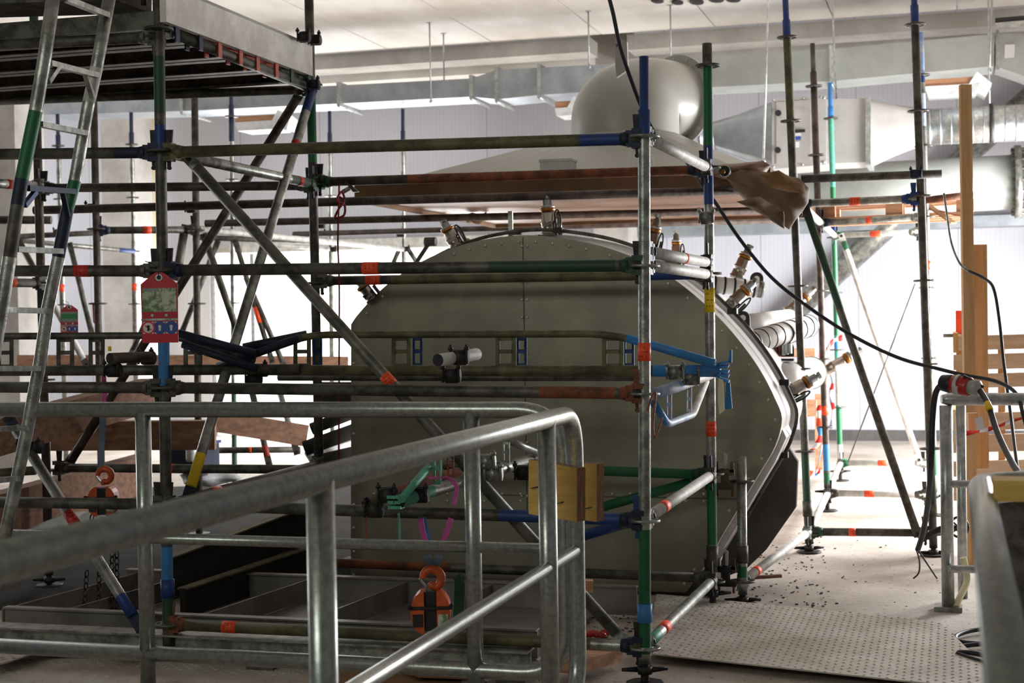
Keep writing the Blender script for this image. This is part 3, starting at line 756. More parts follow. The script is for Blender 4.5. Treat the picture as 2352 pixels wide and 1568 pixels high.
mb = MB(); mb.box(a+Vector((0, .06, .04)), (.19, .14, .014), 'galv_white'); mb.build('lid', root)
for px in (1285, 1300):
    mb = MB(); q = P(px, 393, 400); mb.tube([q, q+Vector((0,-.03,0))], .012, 'brass', 8); mb.build('gland', root)
# rolled film and paper bundle at the right corner of the hood
root = thing('protective_paper', 'crumpled brown paper bundle hanging from the right hood corner', 'paper wrap', P(1800, 527, 425))
def sheet(name, pts, k, th, mm, dz, sub=5):
    """crumpled sheet between outline pixels, given real thickness"""
    m_ = MB(); n = len(pts); c = (sum(p[0] for p in pts)/n, sum(p[1] for p in pts)/n); rings = []
    ol = []
    for i in range(n):
        a, b = pts[i], pts[(i+1)%n]
        for j in range(sub): ol.append((a[0]+(b[0]-a[0])*j/sub, a[1]+(b[1]-a[1])*j/sub))
    M_ = len(ol); R_ = 6
    for q in range(R_+1):
        for i, p in enumerate(ol):
            t = 1-q/R_*.98; x = c[0]+(p[0]-c[0])*t; y = c[1]+(p[1]-c[1])*t
            d_ = math.sin(x*.06+y*.03)*.02+math.sin(x*.11-y*.09)*.014+math.sin(y*.2+x*.05)*.006
            m_.v.append(P(x, y, k)+Vector((0, d_-dz*(1-t*t), 0)))
    b2 = len(m_.v)
    for v_ in list(m_.v): m_.v.append(v_+Vector((0, th, 0)))
    for q in range(R_):
        for i in range(M_):
            i2 = (i+1)%M_; m_.face((q*M_+i, q*M_+i2, (q+1)*M_+i2, (q+1)*M_+i), mm, True); m_.face((b2+q*M_+i, b2+(q+1)*M_+i, b2+(q+1)*M_+i2, b2+q*M_+i2), mm, True)
    for i in range(M_): i2 = (i+1)%M_; m_.face((i, b2+i, b2+i2, i2), mm)
    m_.face(tuple(R_*M_+i for i in range(M_)), mm, True)
    return m_
sheet('wrap', [(1668, 408), (1700, 388), (1780, 398), (1835, 408), (1858, 432), (1856, 466), (1838, 490), (1812, 527), (1786, 508), (1752, 484), (1712, 462), (1690, 440)], 425, .03, 'paper_bag', .08).build('paper_bag', root)
sheet('flap', [(1745, 400), (1790, 392), (1846, 424), (1852, 446), (1818, 440), (1775, 432)], 445, .012, 'cardboard', .05).build('folded_flap', root)
sheet('flap', [(1690, 462), (1746, 452), (1800, 486), (1802, 526), (1748, 492)], 437, .012, 'paper_bag', .04).build('folded_flap', root)
sheet('film_roll', [(1640, 380), (1700, 374), (1752, 368), (1770, 380), (1752, 408), (1722, 416), (1660, 410), (1640, 404)], 420, .02, 'film', .10).build('film_roll', root)
root = thing('clamp_knob', 'round black knob on a brass pin at the right hood edge', 'knob', P(1662, 405, 455))
mb = MB(); c = P(1663, 392, 455); mb.tube([c, c+Vector((.0,.04,0))], [.026,.03], 'black', 20); mb.build('knob', root)
mb = MB(); mb.tube([c+Vector((0,0,-.005)), c+Vector((0,-.05,-.01))], .010, 'brass', 10); mb.build('pin', root)
mb = MB(); mb.tube(smooth_path([P(1120, 492, 340), P(1100, 505, 340), P(1085, 498, 340), P(1070, 508, 340)], 4), [.02,.02,.025,.03,.03,.03,.035,.03,.03,.03,.025,.02,.02], 'paper_bag', 8)
tag(mb.build('paper_scrap'), 'torn brown paper scrap hanging under the hood', 'paper scrap')
mb = MB(); mb.bar(P(1008, 488, 330), P(1022, 512, 330), .12, .01, 'plastic_white'); tag(mb.build('clear_sheet'), 'small clear plastic sheet at the left edge of the hood', 'plastic sheet')

# ================================================================ SCAFFOLD POSTS
standard('front silver post with blue spigot and orange tape, in front of the drum', (1479, 130), (1481, 1522), 587,
    ros=(314, 611, 904, 1195, 1487), base='galv', spigot=(252, 'blue'), foot='plate',
    segs=((252, 312, 'blue'), (1215, 1500, 'green')), sleeve=((1385, 1428, 'light_blue'),), tapes=((787, 829, 'orange_tape'),), rmat='galv')
standard('second post with green top, yellow tape and orange tape', (1624, 100), (1637, 1350), 470,
    ros=(151, 385, 628, 862, 1088, 1335), base='galv', segs=((100, 150, 'galv_dark'), (150, 335, 'green'), (335, 470, 'blue'), (470, 660, 'galv'), (1085, 1250, 'green'), (1270, 1350, 'galv_dark')),
    sleeve=((1252, 1300, 'galv_dark'),), foot='plate', tapes=((661, 717, 'yellow_tape'), (967, 1002, 'orange_tape')))
standard('short cut-off steel post standing right of the green-footed post', (1703, 1048), (1706, 1365), 463,
    ros=(1104, 1334), base='galv', sleeve=((1252, 1292, 'galv_dark'),), segs=((1300, 1325, 'green'),), foot='plate')
standard('dark post with light blue and blue bands, behind the hanging red tag', (363, -30), (387, 1490), 541,
    ros=(67, 347, 622, 890, 1159, 1433), base='galv_dark', segs=((-30, 130, 'galv_dark'), (130, 260, 'dark_green'), (288, 345, 'blue'), (770, 885, 'light_blue'), (1255, 1340, 'light_blue'), (1340, 1372, 'blue'), (1372, 1430, 'dark_green')),
    sleeve=((1330, 1372, 'blue'),), foot='plate')
standard('dark post at the outer corner of the high deck, green below the deck', (709, -30), (739, 1340), 436,
    ros=(196, 425, 650, 866, 1085), base='galv_dark', segs=((222, 328, 'green'), (350, 372, 'green')), foot='plate')
standard('brown post left of the ladder foot, passing up behind the ladder', (76, -20), (113, 1320), 414,
    ros=(425, 650, 872, 1080), base='galv_brown', segs=((-20, 60, 'dark_green'), (650, 760, 'dark_green')), foot='plate')
standard('dark post behind the ladder, in front of the concrete column', (215, 225), (236, 1240), 345,
    ros=(526, 697, 1080), base='galv_brown', foot='plate')
standard('dark post behind the crossing braces, left of the bright door', (447, 222), (458, 1235), 335,
    ros=(528, 697, 1090), base='galv_dark', foot='plate')
standard('thin far post at far left with blue top and orange tape', (132, 262), (152, 1060), 235,
    ros=(335, 457, 700), base='galv', spigot=(310, 'navy'), segs=((310, 340, 'navy'),), tapes=((653, 670, 'orange_tape'),), foot='plate')
standard('thin far post before the pale column, blue top and orange tape', (301, 258), (316, 1060), 238,
    ros=(332, 454, 577, 698), base='galv', spigot=(304, 'navy'), segs=((304, 330, 'navy'),), tapes=((651, 667, 'orange_tape'),), foot='plate')
standard('thin far post with dark blue top hanging into the left part of the door', (531, 218), (539, 1120), 255,
    ros=(268, 413, 545, 696, 970), base='galv', spigot=(240, 'navy'), segs=((240, 325, 'navy'), (880, 1110, 'dark_green')), foot='plate')
standard('thin far post just right of the high deck corner', (757, 255), (764, 1080), 222,
    ros=(450, 570), base='galv', spigot=(305, 'navy'), segs=((305, 340, 'navy'),), foot='plate')
standard('thin far post alone against the wall, left of the hood', (925, 250), (931, 1080), 222,
    ros=(575,), base='galv', spigot=(300, 'navy'), segs=((300, 330, 'navy'),), foot='plate')
standard('tall olive post with blue tip, left of the bare brace on the bright floor', (1803, -20), (1858, 1248), 380,
    ros=(86, 278, 468, 657, 847, 1036, 1226), base='galv_dark', spigot=(46, 'blue'), segs=((46, 82, 'blue'), (82, 300, 'galv_olive'), (1038, 1150, 'dark_green')), sleeve=((1150, 1185, 'galv_dark'),), foot='plate')
standard('tall grey post with blue tip, right end of the low dark ledger', (2099, -20), (2144, 1258), 388,
    ros=(57, 255, 450, 644, 836, 1030, 1226), base='galv_dark', spigot=(12, 'blue'), segs=((12, 50, 'blue'), (1035, 1150, 'dark_green')), sleeve=((1150, 1185, 'galv_dark'),), foot='plate')
standard('bright silver and blue post directly behind the tall grey post', (2113, 75), (2146, 1130), 324,
    ros=(173, 336, 498, 660, 822), base='galv', segs=((75, 170, 'pale_blue'), (170, 190, 'blue'), (215, 290, 'pale_blue'), (1020, 1090, 'green')), tapes=((598, 620, 'orange_tape'),), foot='plate')
standard('brown-grey post with a pinched top, second from the tall olive post', (1866, 100), (1900, 1120), 314,
    ros=(198, 356, 512, 668, 824, 980), base='galv_brown', spigot=(165, 'galv_dark'), segs=((700, 900, 'galv_brown'), (1020, 1080, 'light_blue'), (1085, 1110, 'green')), tapes=((932, 953, 'orange_tape'),), foot='plate')
standard('far blue and green post furthest back at right', (1906, 190), (1930, 1075), 266,
    ros=(272, 407, 545, 672, 803, 935), base='teal', spigot=(245, 'light_blue'), segs=((245, 270, 'light_blue'), (270, 400, 'teal'), (430, 520, 'green'), (520, 545, 'blue'), (560, 770, 'green'), (775, 800, 'light_blue'), (850, 930, 'galv_white'), (935, 1020, 'green'), (1020, 1070, 'galv_white')), foot='plate')

# ================================================================ LEDGERS, FRONT ROW (between the dark post and the silver post)
ledger('topmost front ledger, olive yellow with a blue right end', (380, 350, 541), (1474, 318, 587), 'galv_olive', ((.72, .97, 'blue'),) and ((.88, .97, 'blue'),), hm=('galv_olive', 'dark_blue_iron'))
ledger('front ledger across the drum with ragged orange tape and green end', (380, 621, 541), (1474, 609, 587), 'galv_dark', ((.7, .95, 'dark_green'),), tapes=((.435, .47, 'orange_tape'),), hm=('dark_blue_iron', 'dark_green'))
ledger('front ledger under the trusses with a rusty orange right end', (380, 890, 541), (1474, 903, 587), 'galv_dark', ((.8, .95, 'rust'),), hm=('galv_dark', 'rust'), wm=('dark_iron', 'rust'))
ledger('front ledger behind the handrail with a blue right end', (380, 1158, 541), (1474, 1194, 587), 'galv_dark', ((.72, .96, 'blue'),), hm=('galv_dark', 'dark_blue_iron'), wm=('dark_iron', 'blue'))
ledger('lowest front ledger near the floor with orange rust head and tape', (385, 1433, 541), (1476, 1484, 587), 'galv_olive', ((.9, .97, 'galv'),), tapes=((.125, .157, 'orange_tape'),), hm=('rust', 'dark_blue_iron'), wm=('rust', 'dark_iron'))
ledger('blue-ended ledger leaving the frame left at post and ladder height', (-60, 355, 522), (362, 350, 541), 'galv_dark', ((.78, .97, 'dark_blue_iron'),), (0, 1), hm=('galv_dark', 'dark_blue_iron'))
ledger('ledger left of the red tag with a wide red tape', (-60, 622, 522), (364, 622, 541), 'galv_dark', (), (0, 1), tapes=((.56, .64, 'red_tape'),))
ledger('dark ledger below the left truss, leaving the frame left', (-60, 889, 522), (368, 890, 541), 'galv_dark', (), (0, 1))
ledger('dark ledger behind the left end of the handrail posts', (-60, 1152, 522), (372, 1158, 541), 'galv_dark', (), (0, 1))
# back row (between deck corner post and second post)
ledger('rusty brown ledger under the front edge of the hood', (728, 418, 436), (1622, 390, 470), 'rust', ((0, .2, 'galv_brown'), (.5, 1, 'galv_olive')) and ((0, .25, 'galv_brown'),), hm=('dark_green', 'dark_blue_iron'), wm=('dark_iron', 'dark_iron'))
ledger('brown ledger just below the taped front ledger, crossing the drum', (733, 645, 436), (1626, 630, 470), 'galv_olive', ((0, .2, 'galv_dark'), (.86, 1, 'blue')), tapes=((.13, .17, 'orange_tape'),))
ledger('green ledger low on the drum at the second post', (1020, 1068, 448), (1632, 1090, 470), 'green', ((0, .4, 'galv_dark'),), (0, 1), hm=('green', 'dark_green'))
ledger('rust red ledger near the foot of the drum', (740, 1291, 436), (1634, 1328, 470), 'galv_dark', ((0, .35, 'rust'),), tapes=(), hm=('rust', 'galv_dark'))
brace('green brace below the green ledger', (1612, 1100, 468), (1290, 1190, 455), 'green')
brace('blue brace stub below the blue ledger end', (1452, 1196, 500), (1290, 1245, 492), 'blue')
ledger('dark brown ledger from the brown post to the deck corner post', (96, 432, 414), (716, 426, 436), 'galv_brown')
ledger('dark low ledger with red marks behind the left handrail', (130, 1074, 414), (736, 1078, 436), 'galv_dark', (), tapes=((.44, .46, 'red_tape'),))
# long loose tubes under the hood
plain_tube('uppermost of three long dark tubes passing under the hood', (78, 483, 400), (1705, 437, 420), 'galv_brown')
plain_tube('middle of three long dark tubes passing under the hood', (472, 513, 338), (1800, 482, 356), 'galv_brown')
plain_tube('lowest, thinnest of three long tubes under the hood', (674, 538, 262), (1810, 505, 290), 'galv_brown')
plain_tube('stub of dark tube ending beside the brown post', (0, 505, 385), (118, 505, 385), 'galv_dark')
plain_tube('bare tube end sticking out past the tall grey post', (1840, 411, 384), (2163, 399, 392), 'galv_dark')
ledger('galvanised ledger with orange tape between the two tall right posts', (1832, 468, 380), (2106, 456, 388), 'galv', ((0, .3, 'blue'),) and ((0, .12, 'blue'),), tapes=((.44, .53, 'orange_tape'),), hm=('dark_blue_iron', 'blue'), wm=('dark_iron', 'blue'))
ledger('shiny ledger under the pallet between the middle right posts', (1882, 512, 314), (2122, 498, 324), 'galv', (), tapes=((.46, .51, 'orange_tape'),), hm=('dark_blue_iron', 'galv'))
ledger('pale ledger with orange tape furthest back at right', (1916, 541, 266), (2112, 532, 276), 'galv_white', (), tapes=((.44, .56, 'orange_tape'),), hm=('green', 'galv'))
ledger('low dark ledger across the bright floor, left end at the olive post', (1858, 1221, 380), (2132, 1223, 389), 'galv_dark', (), tapes=((.34, .40, 'orange_tape'),), hm=('dark_green', 'dark_iron'))
ledger('pale floor ledger nearest the far wall, with orange tape', (1930, 1063, 266), (2126, 1063, 276), 'galv_white', (), tapes=((.46, .56, 'orange_tape'),), hm=('green', 'galv'))
ledger('pale floor ledger in front of the furthest one, with orange tape', (1901, 1132, 314), (2130, 1136, 324), 'galv_white', (), tapes=((.38, .48, 'orange_tape'),))
# transoms running away from the camera
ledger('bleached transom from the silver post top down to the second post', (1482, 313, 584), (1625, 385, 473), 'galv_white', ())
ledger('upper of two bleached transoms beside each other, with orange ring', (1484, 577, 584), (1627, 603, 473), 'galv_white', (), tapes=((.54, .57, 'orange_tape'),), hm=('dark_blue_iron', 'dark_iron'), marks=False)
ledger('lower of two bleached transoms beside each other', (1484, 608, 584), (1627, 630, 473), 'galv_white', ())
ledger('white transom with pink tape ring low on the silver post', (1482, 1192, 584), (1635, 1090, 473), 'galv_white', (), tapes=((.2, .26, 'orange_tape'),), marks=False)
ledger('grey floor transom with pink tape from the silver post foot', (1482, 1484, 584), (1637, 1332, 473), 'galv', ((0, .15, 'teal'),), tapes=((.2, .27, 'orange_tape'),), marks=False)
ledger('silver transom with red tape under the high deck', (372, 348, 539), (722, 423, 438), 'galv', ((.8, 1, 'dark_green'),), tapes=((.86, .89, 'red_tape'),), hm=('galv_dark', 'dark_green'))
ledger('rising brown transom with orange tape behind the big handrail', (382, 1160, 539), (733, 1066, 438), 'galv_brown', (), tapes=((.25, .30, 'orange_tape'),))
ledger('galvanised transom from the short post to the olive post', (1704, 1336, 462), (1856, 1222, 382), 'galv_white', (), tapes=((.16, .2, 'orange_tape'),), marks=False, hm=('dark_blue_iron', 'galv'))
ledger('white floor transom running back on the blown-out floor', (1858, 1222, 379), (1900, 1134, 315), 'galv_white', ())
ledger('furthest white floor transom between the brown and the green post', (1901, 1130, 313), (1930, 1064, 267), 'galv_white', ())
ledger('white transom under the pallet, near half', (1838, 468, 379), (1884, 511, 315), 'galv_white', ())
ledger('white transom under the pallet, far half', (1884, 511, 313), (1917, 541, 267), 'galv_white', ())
ledger('dark ledger with orange tape between the two dark left posts', (222, 529, 345), (450, 527, 335), 'galv_dark', (), tapes=((.45, .54, 'orange_tape'),), hm=('dark_blue_iron', 'dark_iron'))
plain_tube('thin silver tube ending blue at the far column post', (42, 552, 262), (308, 577, 240), 'galv', ((.85, 1, 'blue'),), r=.022)
plain_tube('thin dark tube behind the ladder at mid height', (40, 543, 262), (236, 534, 262), 'galv_dark')
plain_tube('long thin silver tube sloping right to the lone far post', (455, 526, 330), (926, 572, 224), 'galv_white')
plain_tube('short silver tube just above the bright door', (600, 560, 235), (765, 572, 222), 'galv_white')
plain_tube('dark tube passing above the bright door', (458, 545, 262), (745, 556, 240), 'galv_dark', tapes=((.42, .49, 'red_tape'),))
ledger('short tube with red tape entering left at mid height', (-50, 648, 440), (98, 650, 414), 'galv_dark', (), (0, 1), tapes=((.44, .54, 'orange_tape'),))
ledger('silver tube end with red tape high on the left edge', (-60, 418, 470), (92, 427, 420), 'galv', (), (0, 1), tapes=((.44, .58, 'red_tape'),))
plain_tube('thin dark rail behind the timbers at far left centre', (480, 1034, 300), (690, 1032, 300), 'galv_dark', tapes=((.44, .47, 'orange_tape'),))
plain_tube('yellow-brown tube stub at the lower left edge', (-40, 1088, 430), (82, 1080, 430), 'galv_olive')
# braces
brace('long grey brace falling across the drum from upper left, orange patch', (432, 362, 535), (1440, 1480, 580), 'galv_grey', (), tapes=((.467, .487, 'orange_tape'),), end='galv')
brace('silver brace with red tape and yellow foot under the high deck', (722, 192, 440), (430, 1146, 528), 'galv', ((.93, 1, 'yellow_tape'), (0, .06, 'blue')), tapes=((.165, .2, 'red_tape'),), end='dark_blue_iron')
brace('dark brown brace rising right behind the silver brace', (695, 205, 430), (152, 1076, 412), 'galv_brown')
brace('olive green brace crossing the bright floor between the tall posts', (1850, 478, 382), (2108, 1228, 390), 'dark_green', ((.3, 1, 'galv_dark'),), end='galv_dark')
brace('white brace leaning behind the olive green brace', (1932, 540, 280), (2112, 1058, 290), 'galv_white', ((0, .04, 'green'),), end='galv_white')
brace('grey brace with red tape hooked to the ladder foot', (20, 960, 500), (322, 1440, 538), 'galv', ((.9, 1, 'blue'),), tapes=((.47, .53, 'red_tape'),), end='dark_blue_iron')
brace('upright slim brace beside the dark centre post', (425, 520, 335), (405, 640, 340), 'galv_dark', r=.03)
brace('slim far brace sloping right across the bright door', (468, 540, 330), (548, 770, 335), 'galv_dark')
brace('slim far brace right of the thin door post, orange tape low', (540, 552, 262), (625, 830, 262), 'galv_dark', tapes=((.55, .68, 'orange_tape'),), marks=False)
brace('second slim far brace with orange tape inside the door', (566, 640, 262), (655, 845, 262), 'galv_dark')
brace('slim brace rising left of the door behind the crossing braces', (500, 555, 262), (415, 770, 262), 'galv_dark')
brace('thin brace behind the red tag ledger at left', (160, 560, 262), (212, 770, 262), 'galv_dark')
brace('bright thin brace at far left below the small red tag', (44, 555, 300), (200, 840, 310), 'galv_white', ((0, .5, 'galv_brown'),))
brace('dark short brace under the left truss', (352, 700, 262), (300, 815, 262), 'galv_dark')
brace('dark brace near the drum left edge in the lower door', (580, 905, 300), (618, 1066, 305), 'galv_dark', ((.8, 1, 'red_paint'),))
brace('grey brace in the lower door right of the dark brace', (640, 890, 300), (682, 1040, 305), 'galv')
brace('dark brace below the chain hoist sling', (230, 960, 380), (158, 1060, 385), 'galv_dark')
brace('thin brace leaving the lone far post to the right', (936, 570, 222), (962, 610, 222), 'galv_dark')
brace('thin brace leaving the lone far post to the left', (918, 570, 222), (900, 612, 222), 'galv_dark')
mb = MB(); mb.tube([P(2102, 652, 300), P(1947, 1062, 280)], .006, 'galv_dark', 6); tag(mb.build('tie_wire'), 'thin straight wire crossing the white wall at right', 'wire')

# ================================================================ TRUSS BEAMS
def holed_plate(m_, px, y0, y1, k, wpx, mm, dy=0):
    """flat web plate with two square holes"""
    a = P(px, y0, k); b = P(px, y1, k); h = (a-b).length; w_ = wpx/k; ax = (a-b).normalized(); d_ = Vector((1,0,0)); R = Matrix((d_, d_.cross(ax)*-1, ax)).transposed()
    c = (a+b)/2+Vector((0, dy, 0))
    for s in (-1, 1): m_.box(c+d_*s*w_*.4, (w_*.22, .006, h), mm, R)
    for z, hh in ((-.45, .12), (0.02, .14), (.45, .12)): m_.box(c+ax*h*z, (w_*.7, .006, h*hh), mm, R)
def truss(label, top, bottom, k0, k1, plates, mm, end='blue', ends=()):
    x0, x1 = bottom[0][0], bottom[-1][0]; kk = lambda x: k0+(k1-k0)*(x-x0)/(x1-x0)
    root = thing('truss_beam', label, 'lattice beam', P(bottom[0][0], bottom[0][1], k0))
    m_ = MB(); m_.tube(fillet([P(x, y, kk(x)) for x, y in top], .12, 6), .0165, mm, 14); m_.build('top_chord', root)
    for e0, e1, *ec in ends:
        m_ = MB(); m_.tube([P(e0[0], e0[1], kk(e0[0])+5), P(e1[0], e1[1], kk(e1[0])+5)], .0185, ec[0] if ec else end, 14); m_.build('painted_end', root)['label'] = 'blue painted end bar'
    m_ = MB(); m_.tube([P(x, y, kk(x)) for x, y in bottom], TR, mm, 18); m_.build('bottom_chord', root)
    for px, w_, bl in plates:
        yt = top[1][1]+6; m_ = MB(); holed_plate(m_, px, yt, bottom[0][1]-8, kk(px), w_, mm); m_.build('web_plate', root)
        if bl: m_ = MB(); holed_plate(m_, px+w_*.62, yt, bottom[0][1]-8, kk(px)-6, w_*.5, 'blue', .05); m_.build('web_plate', root)
    return root
t1 = truss('long lattice truss beam across the drum with crushed blue right end', [(560, 822), (700, 769), (1405, 766), (1640, 836)], [(600, 850), (1655, 852)], 500, 548,
    [(694, 42, 1), (922, 46, 1), (1162, 48, 1), (1408, 50, 1)], 'galv_olive', 'light_blue', [((1440, 776), (1642, 834)), ((690, 776), (500, 842), 'dark_blue_iron')])
mb = MB(); p0, p1 = P(1500, 851, 542), P(1655, 852, 548); mb.tube([p0, p1], .0255, 'light_blue', 18)
for i in range(5):
    zz_ = .014*(i-2); mb.prism([p1+Vector((-.012, -.02, zz_-.006)), p1+Vector((.034, -.028, zz_*1.5-.007)), p1+Vector((.038, -.028, zz_*1.5+.004)), p1+Vector((-.012, -.02, zz_+.006))], (0, .04, .004*(i%2)), 'light_blue')
mb.build('crushed_end', t1)['label'] = 'bright blue flattened tube end'
mb = MB(); mb.prism([P(1669, 872, 548), P(1676, 872, 548), P(1682, 938, 548), P(1664, 940, 548)], (0, .006, 0), 'light_blue'); tag(mb.build('hanging_wedge'), 'blue wedge hanging below the crushed blue tube end', 'wedge')
mb = MB(); mb.prism([P(1650, 868, 552), P(1661, 872, 552), P(1664, 942, 552), P(1652, 952, 552), P(1649, 920, 552)], (0, .003, 0), 'rough_paper'); tag(mb.build('paper_strip'), 'pale paper strip hanging beside the blue wedge', 'paper strip')
mb = MB(); mb.prism([P(1673, 833, 550), P(1676, 803, 550), P(1681, 803, 550), P(1681, 833, 550)], (0, .008, 0), 'light_blue'); tag(mb.build('upright_wedge'), 'blue wedge sticking up above the crushed tube end', 'wedge')
truss('dark lattice truss beam at left, behind the ladder and red tag', [(-60, 774), (0, 772), (405, 770), (585, 828)], [(-60, 852), (690, 848)], 488, 505,
    [(12, 42, 0), (150, 44, 0), (222, 40, 0), (443, 46, 0)], 'galv_dark', 'dark_blue_iron', [((410, 765), (588, 812)), ((420, 790), (590, 846))])
plain_tube('dark blue thin tube sloping under the left truss', (560, 800, 500), (705, 770, 500), 'dark_blue_iron')
plain_tube('thick dark tube just below the long truss beam', (640, 866, 470), (1470, 866, 505), 'galv_dark', r=.018)
# bent bracket between silver and second post
root = thing('bracket_truss', 'small bent bracket truss, blue turning white, right of the silver post', 'lattice beam', P(1560, 975, 540))
mb = MB(); mb.tube([P(1500, 905, 578), P(1560, 886, 545), P(1640, 856, 480)], [TR]*3, ['pale_blue', 'galv_white', 'galv_white'], 18); mb.build('top_chord', root)
mb = MB(); pp = fillet([P(1500, 922, 578), P(1533, 974, 560), P(1592, 952, 525), P(1622, 876, 486)], .05, 6); mb.tube(pp, .0155, ['light_blue' if i < 3 else 'pale_blue' if i < 8 else 'galv_white' for i in range(len(pp))], 14); mb.build('bottom_bar', root)
for px, y0, y1, k in ((1537, 900, 960, 555), (1583, 888, 945, 530)):
    mb = MB(); holed_plate(mb, px, y0, y1, k, 12, 'pale_blue'); mb.build('web_strip', root)
mb = MB(); mb.tube(smooth_path([P(1487, 943, 600), P(1498, 908, 600), P(1506, 905, 600), P(1500, 970, 600), P(1503, 1005, 600), P(1512, 985, 600), P(1521, 958, 600)], 6), .0045, 'copper_rod', 8)
tag(mb.build('wire_hook'), 'bent rusty wire hook hanging on the silver post', 'wire hook')
# lower trusses seen below the big handrail
root = thing('truss_beam', 'green-ended transom truss with teal crushed end below the handrail', 'lattice beam', P(920, 1165, 610))
mb = MB(); mb.tube([P(918, 1152, 612), P(990, 1128, 590), P(1180, 1068, 530)], TR, ['teal', 'galv', 'galv'], 18, hollow=True); mb.build('bottom_chord', root)
mb = MB(); mb.tube([P(922, 1146, 616), P(985, 1072, 590)], .016, 'teal', 12); mb.build('end_bar', root)
mb = MB(); holed_plate(mb, 1005, 1040, 1112, 590, 18, 'teal'); mb.build('web_strip', root)
mb = MB(); p1 = P(918, 1152, 612)
for s in (-1, 0, 1): mb.box(p1+Vector((-.015, -.005*s, .02*s)), (.05, .05, .012), 'teal')
mb.build('crushed_end', root)
root = thing('truss_beam', 'rusty orange transom truss left of the teal one', 'lattice beam', P(845, 1170, 600))
mb = MB(); mb.tube([P(842, 1156, 606), P(905, 1132, 590), P(1050, 1086, 550)], TR, ['galv_olive', 'rust', 'rust'], 18, hollow=True); mb.build('bottom_chord', root)
mb = MB(); holed_plate(mb, 1035, 1045, 1095, 570, 16, 'rust'); mb.build('web_strip', root)
root = thing('truss_beam', 'grey transom truss behind the second handrail post', 'lattice beam', P(1150, 1085, 560))
mb = MB(); mb.tube([P(1112, 1090, 590), P(1160, 1074, 560), P(1240, 1050, 520)], TR, 'galv', 18, hollow=True); mb.build('bottom_chord', root)
mb = MB(); mb.tube([P(1160, 1008, 550), P(1240, 1042, 530)], .016, ['galv', 'blue'], 12); mb.build('end_bar', root)
mb = MB(); holed_plate(mb, 1163, 1015, 1062, 560, 16, 'galv'); mb.build('web_strip', root)
for i, (a, b, c, l) in enumerate(((1120, 1060, 590, 'clustered tube clamp at the left end of the grey truss'), (1136, 1088, 590, 'lower clamp hanging under the grey truss'), (893, 1136, 610, 'tube clamp between rusty and teal truss ends'), (862, 1170, 605, 'tube clamp below the rusty truss end'), (965, 1136, 600, 'tube clamp on the teal truss'), (1205, 1085, 560, 'tube clamp behind the handrail corner'),
    (1040, 862, 575, 'tube clamp with long bolts under the short loose tube'), (1058, 820, 590, 'tube clamp gripping the short loose tube'), (1553, 855, 560, 'grey clamp joining blue beam to bracket truss'), (1590, 868, 545, 'clamp right of the grey joining clamp'), (62, 1032, 505, 'blue and rusty clamp tying brace to ladder'), (82, 1026, 505, 'rusty clamp just right of the ladder clamp'),
    (1624, 500, 478, 'silver clamp around the second post under the hood'), (600, 850, 500, 'dark clamp cluster where the two trusses meet'), (585, 870, 500, 'lower dark clamp where the trusses meet'), (262, 850, 520, 'orange-marked clamp on the left truss'), (340, 822, 505, 'clamp at the right end of the dark loose tube'))):
    coupler(l, a, b, c, 'galv' if 'silver' in l or 'grey' in l else 'dark_iron', .9)
for i, (a, b, c, l) in enumerate(((212, 478, 392, 'dark clamp tying the uppermost long tube to the left'), (440, 478, 395, 'dark clamp tying the uppermost long tube at centre left'), (737, 516, 320, 'dark clamp beside the deck corner post under the tubes'), (545, 512, 300, 'dark clamp on the thin door post'), (133, 533, 262, 'dark clamp on the thin far left post'), (755, 536, 255, 'dark clamp on the thin post above the door'), (921, 538, 255, 'dark clamp on the lone far post'), (722, 195, 445, 'blue clamp at the high deck corner'), (700, 85, 455, 'open ring clamp at the deck toe board end'), (725, 92, 450, 'bolted clamp right of the deck corner post'), (2104, 400, 400, 'blue clamp holding the bare tube end'), (767, 573, 224, 'small dark clamp above the door right half'), (935, 572, 224, 'small dark clamp beside the lone far post'))):
    coupler(l, a, b, c, 'dark_blue_iron' if 'blue' in l else 'dark_iron', .8)
root = thing('loose_tube', 'short pale loose tube lying clamped before the drum', 'tube piece', P(1050, 835, 590))
mb = MB(); mb.tube([P(1006, 827, 600), P(1095, 813, 575)], TR, 'galv_white', 20, hollow=True); mb.build('tube', root)
root = thing('loose_tube', 'short dark loose tube left of the red tag', 'tube piece', P(300, 835, 520))
mb = MB(); mb.tube([P(252, 823, 525), P(345, 819, 510)], TR, 'galv_brown', 20, hollow=True); mb.build('tube', root)
mb = MB(); mb.tube([P(252, 806, 525), P(252, 795, 525)], .008, 'yellow_tape', 8); mb.build('yellow_mark', root)

# brown beam coupler between posts at lower right
for l, px, py, k, mm in (('brown bracket joining the green post and the short post', 1665, 1100, 465, 'galv_olive'), ('dark bracket joining the green post and the short post at the foot', 1668, 1322, 465, 'dark_iron')):
    root = thing('twin_wedge_clamp', l, 'bracket', P(px, py+25, k)); c = P(px, py, k)
    mb = MB(); mb.box(c+Vector((0, 0, .035)), (.1, .05, .03), mm); mb.box(c-Vector((0, 0, .035)), (.1, .05, .03), mm); mb.box(c, (.035, .04, .1), mm)
    for s in (-1, 1): mb.box(c+Vector((.038*s, 0, .06)), (.02, .05, .05), mm); mb.tube([c+Vector((.036*s, 0, -.04)), c+Vector((.036*s, 0, -.085))], .006, 'rust', 8)
    mb.build('body', root)
    mb = MB(); mb.prism([c+Vector((-.004, -.004, .13)), c+Vector((.012, -.004, .12)), c+Vector((.008, -.004, -.02)), c+Vector((-.002, -.004, -.02))], (0, .01, 0), 'galv_white'); mb.build('wedge', root)

